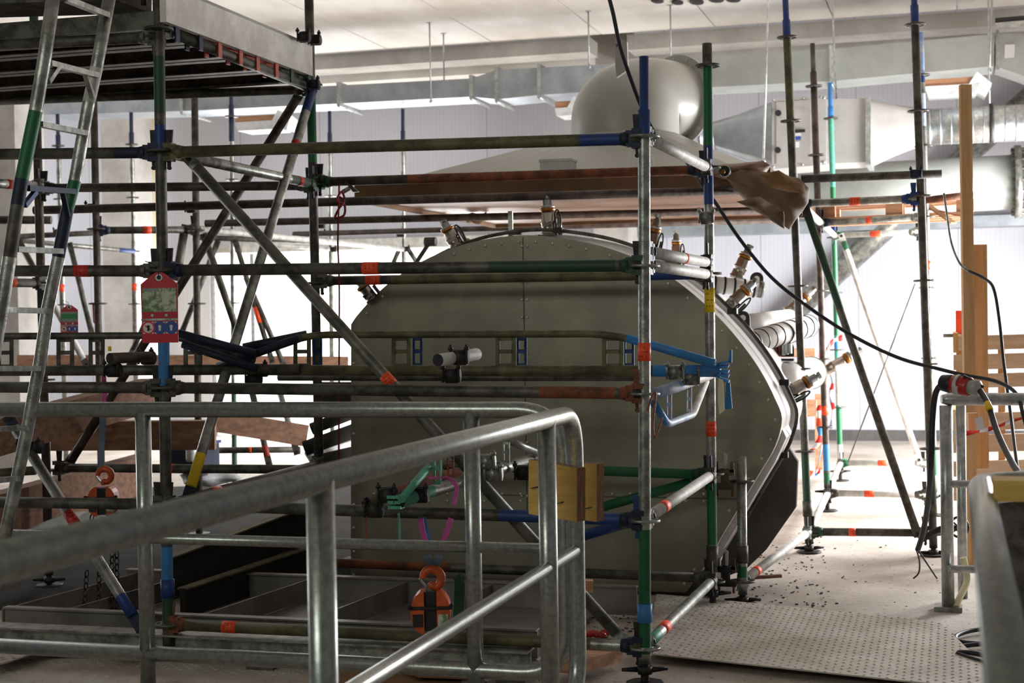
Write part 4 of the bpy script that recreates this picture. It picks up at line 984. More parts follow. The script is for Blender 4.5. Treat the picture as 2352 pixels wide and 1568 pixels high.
# ================================================================ HIGH DECK (top left)
root = thing('scaffold_deck', 'high deck of dark steel planks at the top left', 'scaffold deck', P(380, 66, 541))
A0 = P(366, 66, 541); B0 = P(712, 200, 437); zt = A0.z+.035; XR = A0.x
nP = 4; Wd = (B0.y-A0.y)/nP; ext = 3.6
for i in range(nP):
    yc = A0.y+Wd*(i+.5); xr = XR-.03+ (B0.x-A0.x)*(i+.5)/nP; mb = MB(); ww = Wd-.02
    mb.box((xr-ext/2, yc, zt+.028), (ext, ww, .006), 'galv_brown')
    for s in (-1, 1):
        mb.box((xr-ext/2, yc+s*(ww/2-.008), zt), (ext, .016, .062), 'galv_brown'); mb.box((xr-ext/2, yc+s*(ww/2-.03), zt-.028), (ext, .05, .006), 'galv_dark')
    for q in (-.09, 0, .09): mb.box((xr-ext/2, yc+q, zt+.02), (ext-.1, .03, .014), 'galv_dark')
    pl = mb.build('plank', root)
    mb = MB(); hm = ('dark_blue_iron', 'hook_orange', 'hook_orange', 'dark_green')[i]; mb.box((xr+.008, yc, zt), (.02, ww*.9, .07), hm if hm != 'dark_green' else 'galv_dark')
    for s in (-1, 1):
        q = Vector((xr+.032, yc+s*ww*.28, A0.z)); pts = [q+Vector((-.034,0,-.04)), q+Vector((-.034,0,.031)), q+Vector((.032,0,.031)), q+Vector((.032,0,-.045))]
        for a_, b_ in zip(pts, pts[1:]): mb.bar(a_, b_, .035, .008, hm)
    mb.build('hook', pl)['label'] = 'coloured plank hook over the transom'
mb = MB(); mb.box((XR-ext/2, A0.y-.012, zt-.0), (ext, .02, .075), 'galv_dark'); mb.build('edge_board', root)
ledger('deck transom carrying the plank hooks', (372, 66, 539), (714, 203, 438), 'galv_dark')
ledger('dark ledger along the near edge of the high deck', (-60, 108, 522), (362, 84, 541), 'galv_dark', (), (0, 1))
ledger('dark ledger along the far edge of the high deck', (-60, 234, 410), (712, 205, 436), 'galv_dark', (), (0, 1))
root = thing('toe_board', 'pale weathered toe board along the right edge of the high deck', 'toe board', P(540, 130, 490))
a, b = P(374, 8, 545), P(712, 141, 441); mb = MB(); mb.bar(a, b, .03, .155, 'board_pale'); mb.build('board', root)
mb = MB(); mb.bar(a+Vector((0,0,.08)), b+Vector((0,0,.08)), .034, .012, 'concrete'); mb.build('top_edge', root)
root = thing('steel_plank', 'dark steel plank of the level above, cut by the top edge', 'scaffold plank', P(150, 20, 541))
mb = MB(); a, b = P(-60, 8, 522), P(306, -4, 541); mb.bar(a, b, .3, .07, 'galv_dark'); mb.build('plank', root)
mb = MB(); mb.tube([P(330, -20, 541), P(330, 12, 541)], .012, 'dark_iron', 8); tag(mb.build('hanging_bolt'), 'dark bolt hanging at the top edge left of the post', 'bolt')

# ================================================================ LADDER
root = thing('scaffold_ladder', 'steel ladder with green and blue painted rails leaning at left', 'ladder', P(-60, 1400, 640))
lp = [(124, -20), (103, 130), (82, 255), (50, 410), (40, 470), (22, 590), (4, 705), (-20, 850), (-50, 1020), (-85, 1250)]
rp_ = [(254, -20), (222, 155), (204, 235), (172, 415), (155, 480), (134, 590), (110, 705), (92, 830), (60, 1000), (22, 1180), (-20, 1380)]
def rail(pts, k, ms, r=.024):
    m_ = MB(); m_.tube([P(x, y, k) for x, y in pts], r, ms, 18); m_.build('rail', root)
rail(lp, 652, ['galv', 'galv', 'green', 'dark_blue_iron', 'galv_dark', 'galv', 'galv', 'galv', 'galv', 'galv'])
rail(rp_, 602, ['galv', 'galv_white', 'galv', 'green', 'dark_blue_iron', 'galv', 'galv', 'galv', 'galv', 'galv', 'galv'])
for i, (x0, y0, x1, y1) in enumerate([(152, -2, 246, 35), (113, 145, 222, 173), (92, 285, 196, 306), (62, 432, 168, 440), (36, 572, 140, 577), (2, 711, 112, 714), (-20, 846, 88, 846), (-48, 988, 62, 982), (-70, 1110, 40, 1098)]):
    mb = MB(); mb.bar(P(x0, y0, 648), P(x1, y1, 604), .024, .02, 'galv' if i != 3 else 'dark_blue_iron'); mb.build('rung', root)
for p, kp, q, kq_, mm in (((134, 152), 640, (110, 188), 651, 'galv'), ((195, 166), 612, (212, 222), 604, 'galv'), ((82, 440), 640, (56, 472), 650, 'blue'), ((144, 442), 612, (156, 496), 604, 'dark_blue_iron')):
    mb = MB(); mb.bar(P(*p, kp), P(*q, kq_), .018, .018, mm); mb.build('gusset', root)

# ================================================================ HANDRAILS (60 mm galvanised tube)
RR = .030; ZR = CAMH-.325
def at_floor_y(px, py, z): return PZ(px, py, z)
# handrail 1: parallel to the far wall, closed frame with rounded corners
c0 = PZ(1085, 941, CAMH-.322); Y1 = c0.y; XE = PY(1296, 1100, Y1).x; zt = c0.z; zb = PY(1085, 1538, Y1).z
root = thing('handrail', 'galvanised handrail panel standing across the view, parallel to the drum', 'handrail', (XE-1.5, Y1, 0))
mb = MB(); mb.tube(fillet([Vector((XE-3.4, Y1, zt)), Vector((XE, Y1, zt)), Vector((XE, Y1, zb)), Vector((XE-3.4, Y1, zb))], .17, 10), RR, 'rail_steel', 24); mb.build('outer_frame', root)
zm = PY(1085, 1256, Y1).z
mb = MB(); mb.tube([Vector((XE-3.4, Y1, zm)), Vector((XE, Y1, zm))], .021, 'rail_steel', 20); mb.build('middle_rail', root)
for px in (331, 1085):
    xx = PY(px, 1100, Y1).x; mb = MB(); mb.tube([Vector((xx, Y1, zt)), Vector((xx, Y1, 0.0))], RR, 'rail_steel', 24); mb.build('post', root)
# handrail 2: runs towards the camera on the left
c = PZ(1290, 955, ZR); X2 = c.x; Yc = PX(1322, 1150, X2).y
root = thing('handrail', 'galvanised handrail running from the lower left towards the wooden blocks', 'handrail', (X2, Yc-1.5, 0))
zl = .12
mb = MB(); mb.tube(fillet([Vector((X2, 1.2, ZR)), Vector((X2, Yc, ZR)), Vector((X2, Yc, zl)), Vector((X2, 1.2, zl))], .16, 10), RR, 'rail_steel', 28); mb.build('outer_frame', root)
zm2 = PX(1180, 1352, X2).z
mb = MB(); mb.tube([Vector((X2, 1.2, zm2)), Vector((X2, Yc, zm2))], .021, 'rail_steel', 20); mb.build('middle_rail', root)
for px, py in ((1257, 1100), (739, 1300)):
    yy = PX(px, py, X2).y; mb = MB(); mb.tube([Vector((X2, yy, ZR)), Vector((X2, yy, 0))], RR, 'rail_steel', 28); mb.build('post', root)
# plywood pieces on the corner
def board(label, pts, k, th, k2=None):
    root = thing('plywood_block', label, 'plywood piece', P(pts[2][0], pts[2][1], k)); m_ = MB()
    m_.prism([P(x, y, k) for x, y in pts], (th, .0, 0) if False else Vector((math.cos(.3)*th, -math.sin(.3)*th*0+.0, 0))+Vector((0, .035, 0)), 'ply', 'ply_edge'); m_.build('board', root)
    m_ = MB()
    for dx, dy in ((.2, .5), (.72, .78)):
        q = P(pts[0][0]+(pts[1][0]-pts[0][0])*dx, pts[0][1]+(pts[3][1]-pts[0][1])*dy, k); m_.tube([q, q+Vector((-.02, -.02, -.004))], .0022, 'galv_dark', 6)
    m_.build('nail', root)
kof = lambda p: F/-(CM.inverted() @ p).z
KP_ = kof(PX(1257, 1100, X2)); KC_ = kof(PX(1322, 1100, X2))
board('left plywood block wired to the handrail corner', [(1214, 1055), (1325, 1075), (1325, 1198), (1214, 1180)], (KP_+KC_)/2+6, .022)
board('right plywood block behind the handrail corner tube', [(1330, 1062), (1370, 1066), (1370, 1198), (1330, 1193)], KC_-12, .02)
# handrail 3: near right, runs away from camera
k3 = 930; q0 = P(2252, 1112, k3); X3 = q0.x; Z3 = q0.z; Y3 = q0.y
root = thing('handrail', 'near blurred steel handrail curving away at the lower right', 'handrail', (X3, Y3-1, 0))
mb = MB(); mb.tube(fillet([Vector((X3, 1.0, Z3)), Vector((X3, Y3+.03, Z3)), Vector((X3+1.0, Y3+.03, Z3))], .12, 10), RR, 'rail_steel', 32); mb.build('top_rail', root)
mb = MB(); mb.tube([Vector((X3+.34, Y3+.03, Z3)), Vector((X3+.34, Y3+.03, 0))], RR, 'rail_steel', 24); mb.build('post', root)
mb = MB(); mb.tube([Vector((X3+.02, 1.0, Z3-.55)), Vector((X3+.02, Y3+.03, Z3-.55)), Vector((X3+.9, Y3+.03, Z3-.55))], .021, 'rail_steel', 20); mb.build('middle_rail', root)
mb = MB(); mb.box(P(2330, 1122, 1050), (.09, .10, .045), 'ply'); tag(mb.build('wooden_block'), 'thick wooden block lying against the near right handrail', 'wood block')
# handrail 4: further right, with floor plate and rounded stubs
k4 = 476; f4 = P(2178, 1412, k4); zt4 = P(2178, 916, k4).z; Y4 = f4.y
root = thing('handrail', 'polished steel handrail post with floor plate under the red plug', 'handrail', (f4.x, Y4, 0))
mb = MB(); mb.tube([Vector((f4.x, Y4, .02)), Vector((f4.x, Y4, zt4-.03))], RR, 'zinc', 24); mb.build('post', root)
mb = MB(); mb.tube([Vector((f4.x-.02, Y4-.01, zt4)), Vector((f4.x+.01, Y4, zt4)), Vector((f4.x+1.2, Y4, zt4))], [.02, RR, RR], 'zinc', 24); mb.build('top_rail', root)
for py, yy in ((1108, 0), (1302, 0)):
    q = P(2178, py, k4); mb = MB(); mb.tube(fillet([Vector((q.x, Y4-.05, q.z)), Vector((q.x+.02, Y4-.045, q.z)), Vector((q.x+1.1, Y4+.02, q.z))], .02), .0185, 'zinc', 18); mb.build('rail', root)
mb = MB(); mb.box((f4.x, Y4, .012), (.13, .1, .024), 'galv'); mb.build('floor_plate', root)
root = thing('handrail_post', 'second polished handrail post just behind the first', 'handrail post', Vector((f4.x+.07, Y4+.3, 0)))
mb = MB(); mb.tube([Vector((f4.x+.07, Y4+.35, .0)), Vector((f4.x+.07, Y4+.35, zt4-.05))], .024, 'zinc', 20); mb.build('post', root)

# ================================================================ TIMBERS AND STUFF RIGHT
def plank_v(label, x0, y0, x1, y1, wpx, k, th=.04, mm='wood'):
    a, b = P(x0, y0, k), P(x1, y1, k); m_ = MB(); ax = (b-a).normalized(); d_ = Vector((math.cos(YAW), math.sin(YAW), 0)); n_ = ax.cross(d_)
    R = Matrix((d_, n_, ax)).transposed(); m_.box((a+b)/2, (wpx/k, th, (a-b).length), mm, R); return tag(m_.build('timber_plank'), label, 'wooden plank')
plank_v('tall narrow pine plank standing right of the grey post', 2217, 195, 2231, 1340, 25, 405)
plank_v('wider pine plank fixed to the right of the narrow one', 2247, 562, 2252, 1075, 35, 400)
plank_v('short pine block fixed to the planks below the rail', 2232, 948, 2234, 994, 22, 425, .05)
plank_v('small pine block left of the fixed block', 2204, 946, 2206, 990, 24, 430, .04)
# pallet on the scaffold under the large pipe
root = thing('wooden_pallet', 'broken wooden pallet lying on the scaffold under the large pipe', 'pallet', P(2050, 500, 318))
za = P(1875, 505, 314).z
pA, pB = P(1878, 498, 312), P(2235, 482, 322)
for i in range(4):
    mb = MB(); o_ = Vector((-.28, .96, 0))*0+Vector((0, .25*i, 0)); mb.bar(pA+o_+Vector((0,0,.10)), pB+o_+Vector((0,0,.10)), .12, .02, 'wood_x'); mb.build('deck_board', root)
    mb = MB(); mb.bar(pA+o_+Vector((0,0,-.02)), pB+o_+Vector((0,0,-.02)), .1, .02, 'wood_x'); mb.build('bottom_board', root)
for t in (.06, .5, .95):
    for j in (0, 2):
        mb = MB(); mb.box(lerp(pA, pB, t)+Vector((0, .25*j+.05, .04)), (.12, .12, .09), 'wood_x'); mb.build('block', root)
for i, (a, b) in enumerate((((2130, 470), (2190, 512)), ((2135, 480), (2230, 500)))):
    mb = MB(); mb.bar(P(*a, 322), P(*b, 330), .05, .012, 'wood_x'); mb.build('split_board', root)
plain_tube('rusty tube passing behind the pine plank over the pallet', (2108, 462, 345), (2234, 446, 345), 'rust')
# pallet crate far right
YC = 9.6
mat('crate_wood', L(214,188,160), L(190,160,132), .75, 0, 3, .8, .1, 40, stretch=(.6,6,9))
root = thing('pallet_crate', 'pale timber crate behind the planks at the right edge', 'crate', PY(2270, 1150, YC))
for y0, y1, a, b in ((772, 805, 2195, 2400), (815, 850, 2190, 2400), (860, 892, 2190, 2400), (950, 990, 2190, 2400), (1000, 1040, 2190, 2400), (1060, 1095, 2190, 2400), (1115, 1150, 2190, 2400)):
    mb = MB(); mb.prism([PY(a, y0, YC), PY(b, y0-6, YC), PY(b, y1-6, YC), PY(a, y1, YC)], (0, .03, 0), 'crate_wood'); mb.build('slat', root)
for px in (2196, 2292, 2380):
    mb = MB(); mb.prism([PY(px, 770, YC+.03), PY(px+16, 770, YC+.03), PY(px+18, 1180, YC+.03), PY(px+2, 1180, YC+.03)], (0, .05, 0), 'wood'); mb.build('upright', root)
for y in (772, 950):
    mb = MB(); a = PY(2195, y+15, YC); mb.box(a+Vector((0, .5, 0)), (.03, 1.0, .12), 'wood'); mb.build('side_slat', root)
mb = MB(); mb.box(PY(2205, 750, YC+.3), (.05, .05, .2), 'orange_tape'); mb.box(PY(2205, 770, YC+.3), (.2, .12, .02), 'galv'); tag(mb.build('orange_cap'), 'orange capped bar standing on the crate', 'marker')
# stacked planks behind drum right (brown boards)
for l, pts, k in (('upright brown board behind the striped tape', [(1872, 905), (1890, 905), (1890, 1078), (1872, 1078)], 300), ('horizontal brown board beside the drum at its widest', [(1818, 918), (1875, 918), (1875, 956), (1818, 956)], 305), ('brown board behind the ringed pipe and posts', [(1772, 800), (1872, 800), (1872, 820), (1772, 820)], 305)):
    mb = MB(); mb.prism([P(x, y, k) for x, y in pts], (0, .04, 0), 'wood_x'); tag(mb.build('wooden_board'), l, 'wooden board')
# barrier tape
def ribbon(label, pts, k, wd, mats_, name='barrier_tape', cat='barrier tape', vert=False):
    pp = smooth_path([P(x, y, k) for x, y in pts], 6); m_ = MB(); n = len(pp); off = Vector((0, 0, wd)) if not vert else Vector((wd, 0, 0))
    for i, p in enumerate(pp):
        tw = .5+.5*math.sin(i*.9); o_ = off*(.55+.45*tw)+Vector((0, .02*math.sin(i*.7), 0)); m_.v += [p-o_/2, p+o_/2, p-o_/2+Vector((0,.0015,0)), p+o_/2+Vector((0,.0015,0))]
    for i in range(n-1):
        a, b = 4*i, 4*i+4; mm = mats_[(i//3) % len(mats_)]
        m_.face((a, a+1, b+1, b), mm, True); m_.face((a+2, b+2, b+3, a+3), mm, True); m_.face((a, b, b+2, a+2), mm); m_.face((a+1, a+3, b+3, b+1), mm)
    return tag(m_.build(name), label, cat)
RW = ['barrier_red', 'barrier_white']
ribbon('red and white tape looped round the far green post', [(1935, 775), (1915, 782), (1900, 800), (1888, 815), (1870, 812), (1855, 818)], 285, .05, RW)
ribbon('striped tape hanging down beside the far posts', [(1910, 850), (1912, 880), (1908, 910), (1914, 940), (1910, 985)], 290, .035, ['barrier_white', 'pale_blue', 'barrier_red'], vert=True)
ribbon('bunched striped tape at the foot of the brown board', [(1885, 930), (1880, 960), (1884, 1000), (1870, 1030), (1850, 1045), (1862, 1080), (1850, 1110), (1862, 1130)], 305, .05, ['barrier_red', 'barrier_white', 'orange_tape', 'light_blue'], vert=True)
ribbon('crossed striped tape over the bunched tape', [(1856, 1040), (1876, 1025), (1890, 1010), (1880, 1060), (1872, 1090), (1884, 1080)], 303, .035, RW+['light_blue'])
ribbon('red and white tape stretched right from the pine planks', [(2218, 995), (2250, 990), (2290, 980), (2330, 965), (2390, 948)], 430, .025, ['barrier_red', 'barrier_red', 'barrier_white'])
mb = MB(); mb.prism([P(2240, 962, 432), P(2256, 955, 432), P(2262, 985, 432), P(2244, 988, 432)], (0, .003, 0), 'sign_white'); tag(mb.build('torn_label'), 'torn white tape scrap with handwriting on the plank', 'paper scrap')

# ================================================================ CABLES
def cable(label, pts, r, mm='rubber', name='power_cable', n=8):
    m_ = MB(); m_.tube(smooth_path([P(*p) for p in pts], n), r, mm, 12); return tag(m_.build(name), label, 'cable')
cable('long black cable hanging from the ceiling across to the red plug', [(1392, -30, 500), (1408, 30, 500), (1425, 110, 498), (1452, 190, 495), (1480, 260, 490), (1510, 312, 485), (1560, 350, 455), (1610, 420, 440), (1645, 468, 440), (1700, 550, 440), (1770, 635, 440), (1850, 700, 440), (1950, 766, 440), (2060, 820, 445), (2160, 848, 455), (2220, 862, 460), (2290, 876, 470), (2335, 905, 480), (2352, 960, 490), (2380, 1060, 490)], .0095)
cable('thick black cable from the plug down to the floor by the grey post', [(2170, 878, 500), (2150, 900, 500), (2142, 960, 500), (2140, 1040, 500), (2136, 1110, 490), (2128, 1180, 470), (2118, 1230, 460), (2108, 1262, 455)], .014)
cable('black cable with yellow mark leaving the plug to the lower right', [(2252, 898, 520), (2270, 930, 530), (2290, 990, 545), (2318, 1050, 570), (2345, 1090, 600), (2400, 1130, 640)], .013)
cable('grey wire twisting down from the pallet to the planks', [(2168, 443, 420), (2176, 500, 420), (2186, 560, 420), (2205, 605, 420), (2228, 624, 420)], .006, 'galv')
cable('black cable tied at the planks and falling at the right edge', [(2225, 622, 420), (2262, 640, 425), (2283, 665, 430), (2296, 740, 435), (2305, 830, 440), (2320, 940, 450), (2335, 1060, 470), (2345, 1120, 480)], .0085)
cable('thin loose wire ends on the floor by the grey post foot', [(2105, 1262, 470), (2112, 1290, 465), (2110, 1315, 463), (2098, 1328, 462)], .004)
cable('second thin loose wire end on the floor', [(2108, 1262, 470), (2130, 1295, 467), (2152, 1328, 462)], .004)
c = PZ(2215, 1465, .02)
mb = MB()
mb.tube(smooth_path([PZ(2300, 1440, .02), PZ(2230, 1448, .02), PZ(2195, 1462, .02), PZ(2215, 1475, .02), PZ(2300, 1480, .02)], 6), .010, 'rubber', 10)
mb.tube(smooth_path([PZ(2320, 1475, .03), PZ(2220, 1482, .03), PZ(2168, 1500, .02), PZ(2190, 1512, .02), PZ(2300, 1520, .02), PZ(2240, 1500, .05), PZ(2200, 1500, .04), PZ(2260, 1520, .04), PZ(2320, 1530, .03)], 6), .010, 'rubber', 10)
tag(mb.build('cable_coil'), 'black cable loops lying on the floor by the near handrail', 'cable')
# red industrial plug
root = thing('industrial_plug', 'red and grey industrial plug coupling resting on the polished handrail', 'plug', P(2215, 905, 505))
a, b = P(2160, 878, 508), P(2255, 892, 520); d_ = (b-a).normalized(); Ln = (b-a).length
mb = MB(); mb.lathe(a, d_, [(0, .020), (.01, .036), (.05, .042), (.075, .038)], 24, 'black'); mb.build('rear_cap', root)
mb = MB(); mb.lathe(a, d_, [(.065, .040), (.08, .043), (.15, .043), (.155, .038)], 24, 'plastic_red'); mb.build('red_body', root)
mb = MB(); mb.lathe(a, d_, [(.088, .0475), (.108, .0475), (.108, .044)], 24, 'galv_white'); mb.build('locking_ring', root)
mb = MB(); mb.lathe(a, d_, [(.15, .037), (.17, .034), (.195, .034), (.2, .02)], 24, 'unit_white'); mb.build('grey_cap', root)
mb = MB(); q = a+d_*.12+Vector((0,-.01,.045)); mb.bar(q, q+Vector((.085,.0,-.05)), .05, .012, 'dark_iron'); mb.build('flap_lid', root)
mb = MB(); q0, q1 = P(2268, 925, 531), P(2274, 942, 534); mb.tube([q0, q1], .0145, 'yellow_tape', 14); mb.build('yellow_mark', root)
# hand wheel
root = thing('valve_hand_wheel', 'small black hand wheel behind the polished handrail post', 'hand wheel', P(2203, 1235, 440))
c = P(2203, 1210, 440); mb = MB(); mb.tube([c+Vector((math.cos(a_)*.045, math.sin(a_)*.02, math.sin(a_)*.05)) for a_ in [2*math.pi*j/24 for j in range(24)]], .007, 'black', 8, closed=True); mb.build('rim', root)
mb = MB()
for j in range(5): a_ = 2*math.pi*j/5; mb.tube([c, c+Vector((math.cos(a_)*.045, math.sin(a_)*.02, math.sin(a_)*.05))], .005, 'black', 6)
mb.build('spokes', root)
mb = MB(); mb.tube(smooth_path([P(2212, 1280, 470), P(2222, 1330, 470), P(2205, 1370, 475), P(2196, 1395, 478)], 5), .016, 'beige_fan', 10); tag(mb.build('yellow_hose'), 'pale yellow hose behind the polished handrail foot', 'hose')
mb = MB(); mb.tube(fillet([P(2118, 1238, 430), P(2160, 1212, 430), P(2215, 1212, 430)], .05), .018, 'dark_iron', 12); tag(mb.build('pipe_bend'), 'dark bent pipe at the foot of the tall grey post', 'pipe')
mb = MB(); q = [P(2262, 1160, 700), P(2420, 1140, 700), P(2440, 1500, 760), P(2330, 1500, 760)]
mb.prism(q, (0, .5, -.02), 'galv_dark'); tag(mb.build('wrapped_machine'), 'dark wrapped machine behind the near right handrail', 'machine')
mb = MB(); mb.prism([P(2268, 1120, 640), P(2420, 1080, 640), P(2420, 1180, 640), P(2290, 1210, 640)], (0, .3, 0), 'plastic_white'); tag(mb.build('clear_sheet'), 'clear plastic sheet over the machine at the right edge', 'plastic sheet')
mb = MB(); mb.bar(P(2325, 1180, 660), P(2352, 1440, 700), .05, .04, 'wood'); tag(mb.build('wooden_batten'), 'narrow wooden batten behind the near right handrail', 'wooden plank')

# ================================================================ SCAFFOLD TAGS
def scaff_tag(label, x0, y0, x1, y1, k, lower='signs'):
    W_ = (x1-x0)/k; H_ = (y1-y0)/k; c = P((x0+x1)/2, (y0+y1)/2, k); dx = Vector((math.cos(YAW), math.sin(YAW), 0)); dz = Vector((0,0,1)); dn = dx.cross(dz)
    root = thing('scaffold_tag', label, 'safety tag', P((x0+x1)/2, y1, k)); q = lambda u, v, n=0: c+dx*(u-.5)*W_+dz*(.5-v)*H_+dn*n
    def rect(m_, u0, v0, u1, v1, n, mm, th=.0012): m_.prism([q(u0,v0,n), q(u1,v0,n), q(u1,v1,n), q(u0,v1,n)], dn*th, mm)
    m_ = MB(); m_.prism([q(.0,.17), q(.32,.03), q(.42,.0), q(.58,.0), q(.68,.03), q(1,.17), q(.99,1), q(.02,1)], dn*-.004, 'tag_red'); m_.build('holder', root)
    m_ = MB(); rect(m_, .04, .225, .96, .56, .0, 'tag_photo' if lower == 'signs' else 'tag_green')
    if lower != 'signs': rect(m_, .04, .225, .96, .30, .0012, 'tag_grey'); rect(m_, .04, .46, .96, .56, .0012, 'tag_grey')
    else: rect(m_, .04, .225, .5, .27, .0012, 'tag_grey')
    m_.build('window_card', root)
    m_ = MB(); rect(m_, .0, .655, 1.0, .685, .0, 'galv'); m_.build('seam_strip', root)
    m_ = MB(); m_.tube([q(.5,.075,-.005), q(.5,.075,.003)], .014 if k > 400 else .014, 'zinc', 20); m_.tube([q(.5,.075,.003), q(.5,.075,.004)], .009, 'black', 16)
    for u in (.3, .68): m_.tube([q(u,.61,0), q(u,.61,.002)], .006, 'zinc', 12)
    m_.build('eyelet', root)
    for i, u in enumerate((.19, .5, .81)):
        m_ = MB(); rect(m_, u-.14, .70, u+.14, .87, 0, 'sign_white'); m_.tube([q(u,.785,.001), q(u,.785,.002)], .027*W_/.153, 'sign_blue' if i else 'barrier_red', 24)
        if i == 0: m_.tube([q(u,.785,.002), q(u,.785,.003)], .021*W_/.153, 'sign_white', 24); m_.bar(q(u-.09,.75,.003), q(u+.09,.82,.003), .001, .004, 'barrier_red', up=dz)
        m_.tube([q(u,.77,.003), q(u,.77,.004)], .007*W_/.153, 'sign_white' if i else 'print_black', 10); rect(m_, u-.03, .79, u+.03, .83, .003, 'sign_white' if i else 'print_black')
        m_.build('pictogram', root)
    m_ = MB(); m_.tube(smooth_path([q(.5,.075,.004), q(.46,-.06,0), q(.3,-.12,-.01), q(.12,-.16,-.01)], 5), .0018, 'black', 6); m_.build('cable_tie', root)
scaff_tag('large red scaffold safety tag with three pictograms hanging on the dark post', 324, 625, 409, 787, 578)
scaff_tag('small distant red tag with green card behind the ladder', 139, 700, 180, 770, 330, 'g')
mb = MB(); mb.prism([P(212, 697, 345), P(218, 695, 345), P(219, 745, 345), P(214, 740, 345)], (0,.004,0), 'tag_red'); tag(mb.build('scaffold_tag'), 'red tag seen edge-on beside the dark post at left', 'safety tag')

# ================================================================ ROPE, SLINGS, HOISTS
root = thing('red_rope', 'thin dark red rope knotted at the left hood corner and hanging down', 'rope', P(780, 1065, 432))
mb = MB(); mb.tube(smooth_path([P(779, 426, 445), P(778, 470, 445), P(776, 560, 445), P(779, 640, 445), P(779, 800, 445), P(778, 1065, 445)], 4), .005, 'rope_red', 8); mb.build('hanging_rope', root)
mb = MB(); mb.tube(smooth_path([P(776, 450, 448), P(790, 462, 448), P(778, 480, 450), P(770, 500, 448), P(790, 494, 448), P(791, 470, 448), P(774, 462, 450), P(784, 440, 448), P(792, 456, 448)], 6), .006, 'rope_red', 8); mb.build('knot', root)
mb = MB(); c0 = P(786, 442, 440); mb.tube([c0, c0+Vector((.04, 0, .02))], .012, 'galv', 10); mb.prism([c0+Vector((.02,0,.05)), c0+Vector((.06,0,.0)), c0+Vector((.09,0,.0)), c0+Vector((.02,0,.06))], (0,.02,0), 'black'); mb.build('hook', root)
def strap(label, pts, k, wd, mm, name='lifting_sling'):
    pp = smooth_path([P(x, y, k) for x, y in pts], 5); m_ = MB()
    for a, b in zip(pp, pp[1:]): m_.bar(a, b, .004, wd, mm, up=Vector((1, 0, 0)))
    return tag(m_.build(name), label, 'sling')
strap('purple sling coming down over the teal truss', [(985, 1098), (1010, 1096), (1035, 1100), (1049, 1118), (1046, 1140), (1042, 1160)], 610, .016, 'sling_purple')
strap('purple sling falling right of the blue-edged one', [(1036, 1190), (1028, 1215), (1020, 1240), (1012, 1262)], 600, .022, 'sling_purple')
strap('purple sling with blue edges falling to the hoist', [(966, 1190), (970, 1215), (976, 1240), (982, 1262)], 600, .022, 'sling_purple')
strap('blue sling behind the purple one', [(968, 1188), (974, 1215), (980, 1240), (986, 1262)], 588, .034, 'sling_blue')
strap('grey sling on the left in the hook of the near hoist', [(980, 1275), (986, 1295), (992, 1315)], 600, .03, 'sling_grey')
strap('grey sling on the right in the hook of the near hoist', [(1008, 1275), (1002, 1295), (995, 1315)], 600, .03, 'sling_grey')
strap('teal ribbon hanging from the teal truss end', [(915, 1178), (917, 1205), (918, 1240)], 600, .008, 'teal')
strap('orange ribbon hanging from the rusty truss end', [(842, 1175), (841, 1205), (842, 1236)], 600, .008, 'rust')
strap('dark green webbing loop right of the near hoist', [(1050, 1322), (1056, 1335), (1054, 1400), (1050, 1432)], 560, .045, 'sling_green')
strap('purple and grey sling above the far hoist', [(236, 955), (235, 1000), (232, 1050), (230, 1078)], 480, .032, 'sling_grey')
strap('purple upper part of the far hoist sling', [(238, 850), (240, 900), (238, 960)], 478, .022, 'sling_purple')
def chain(m_, a, b, s=.022, mm='dark_iron'):
    Ln = (b-a).length; n = int(Ln/(s*1.35)); ax = (b-a).normalized()
    for i in range(n):
        c = lerp(a, b, (i+.5)/n); u = Vector((1,0,0)) if i % 2 else Vector((.3,.95,0)); u = (u-ax*u.dot(ax)).normalized()
        m_.tube([c+ax*math.sin(t)*s*.85+u*math.cos(t)*s*.5 for t in [2*math.pi*j/8 for j in range(8)]], s*.16, mm, 5, closed=True)
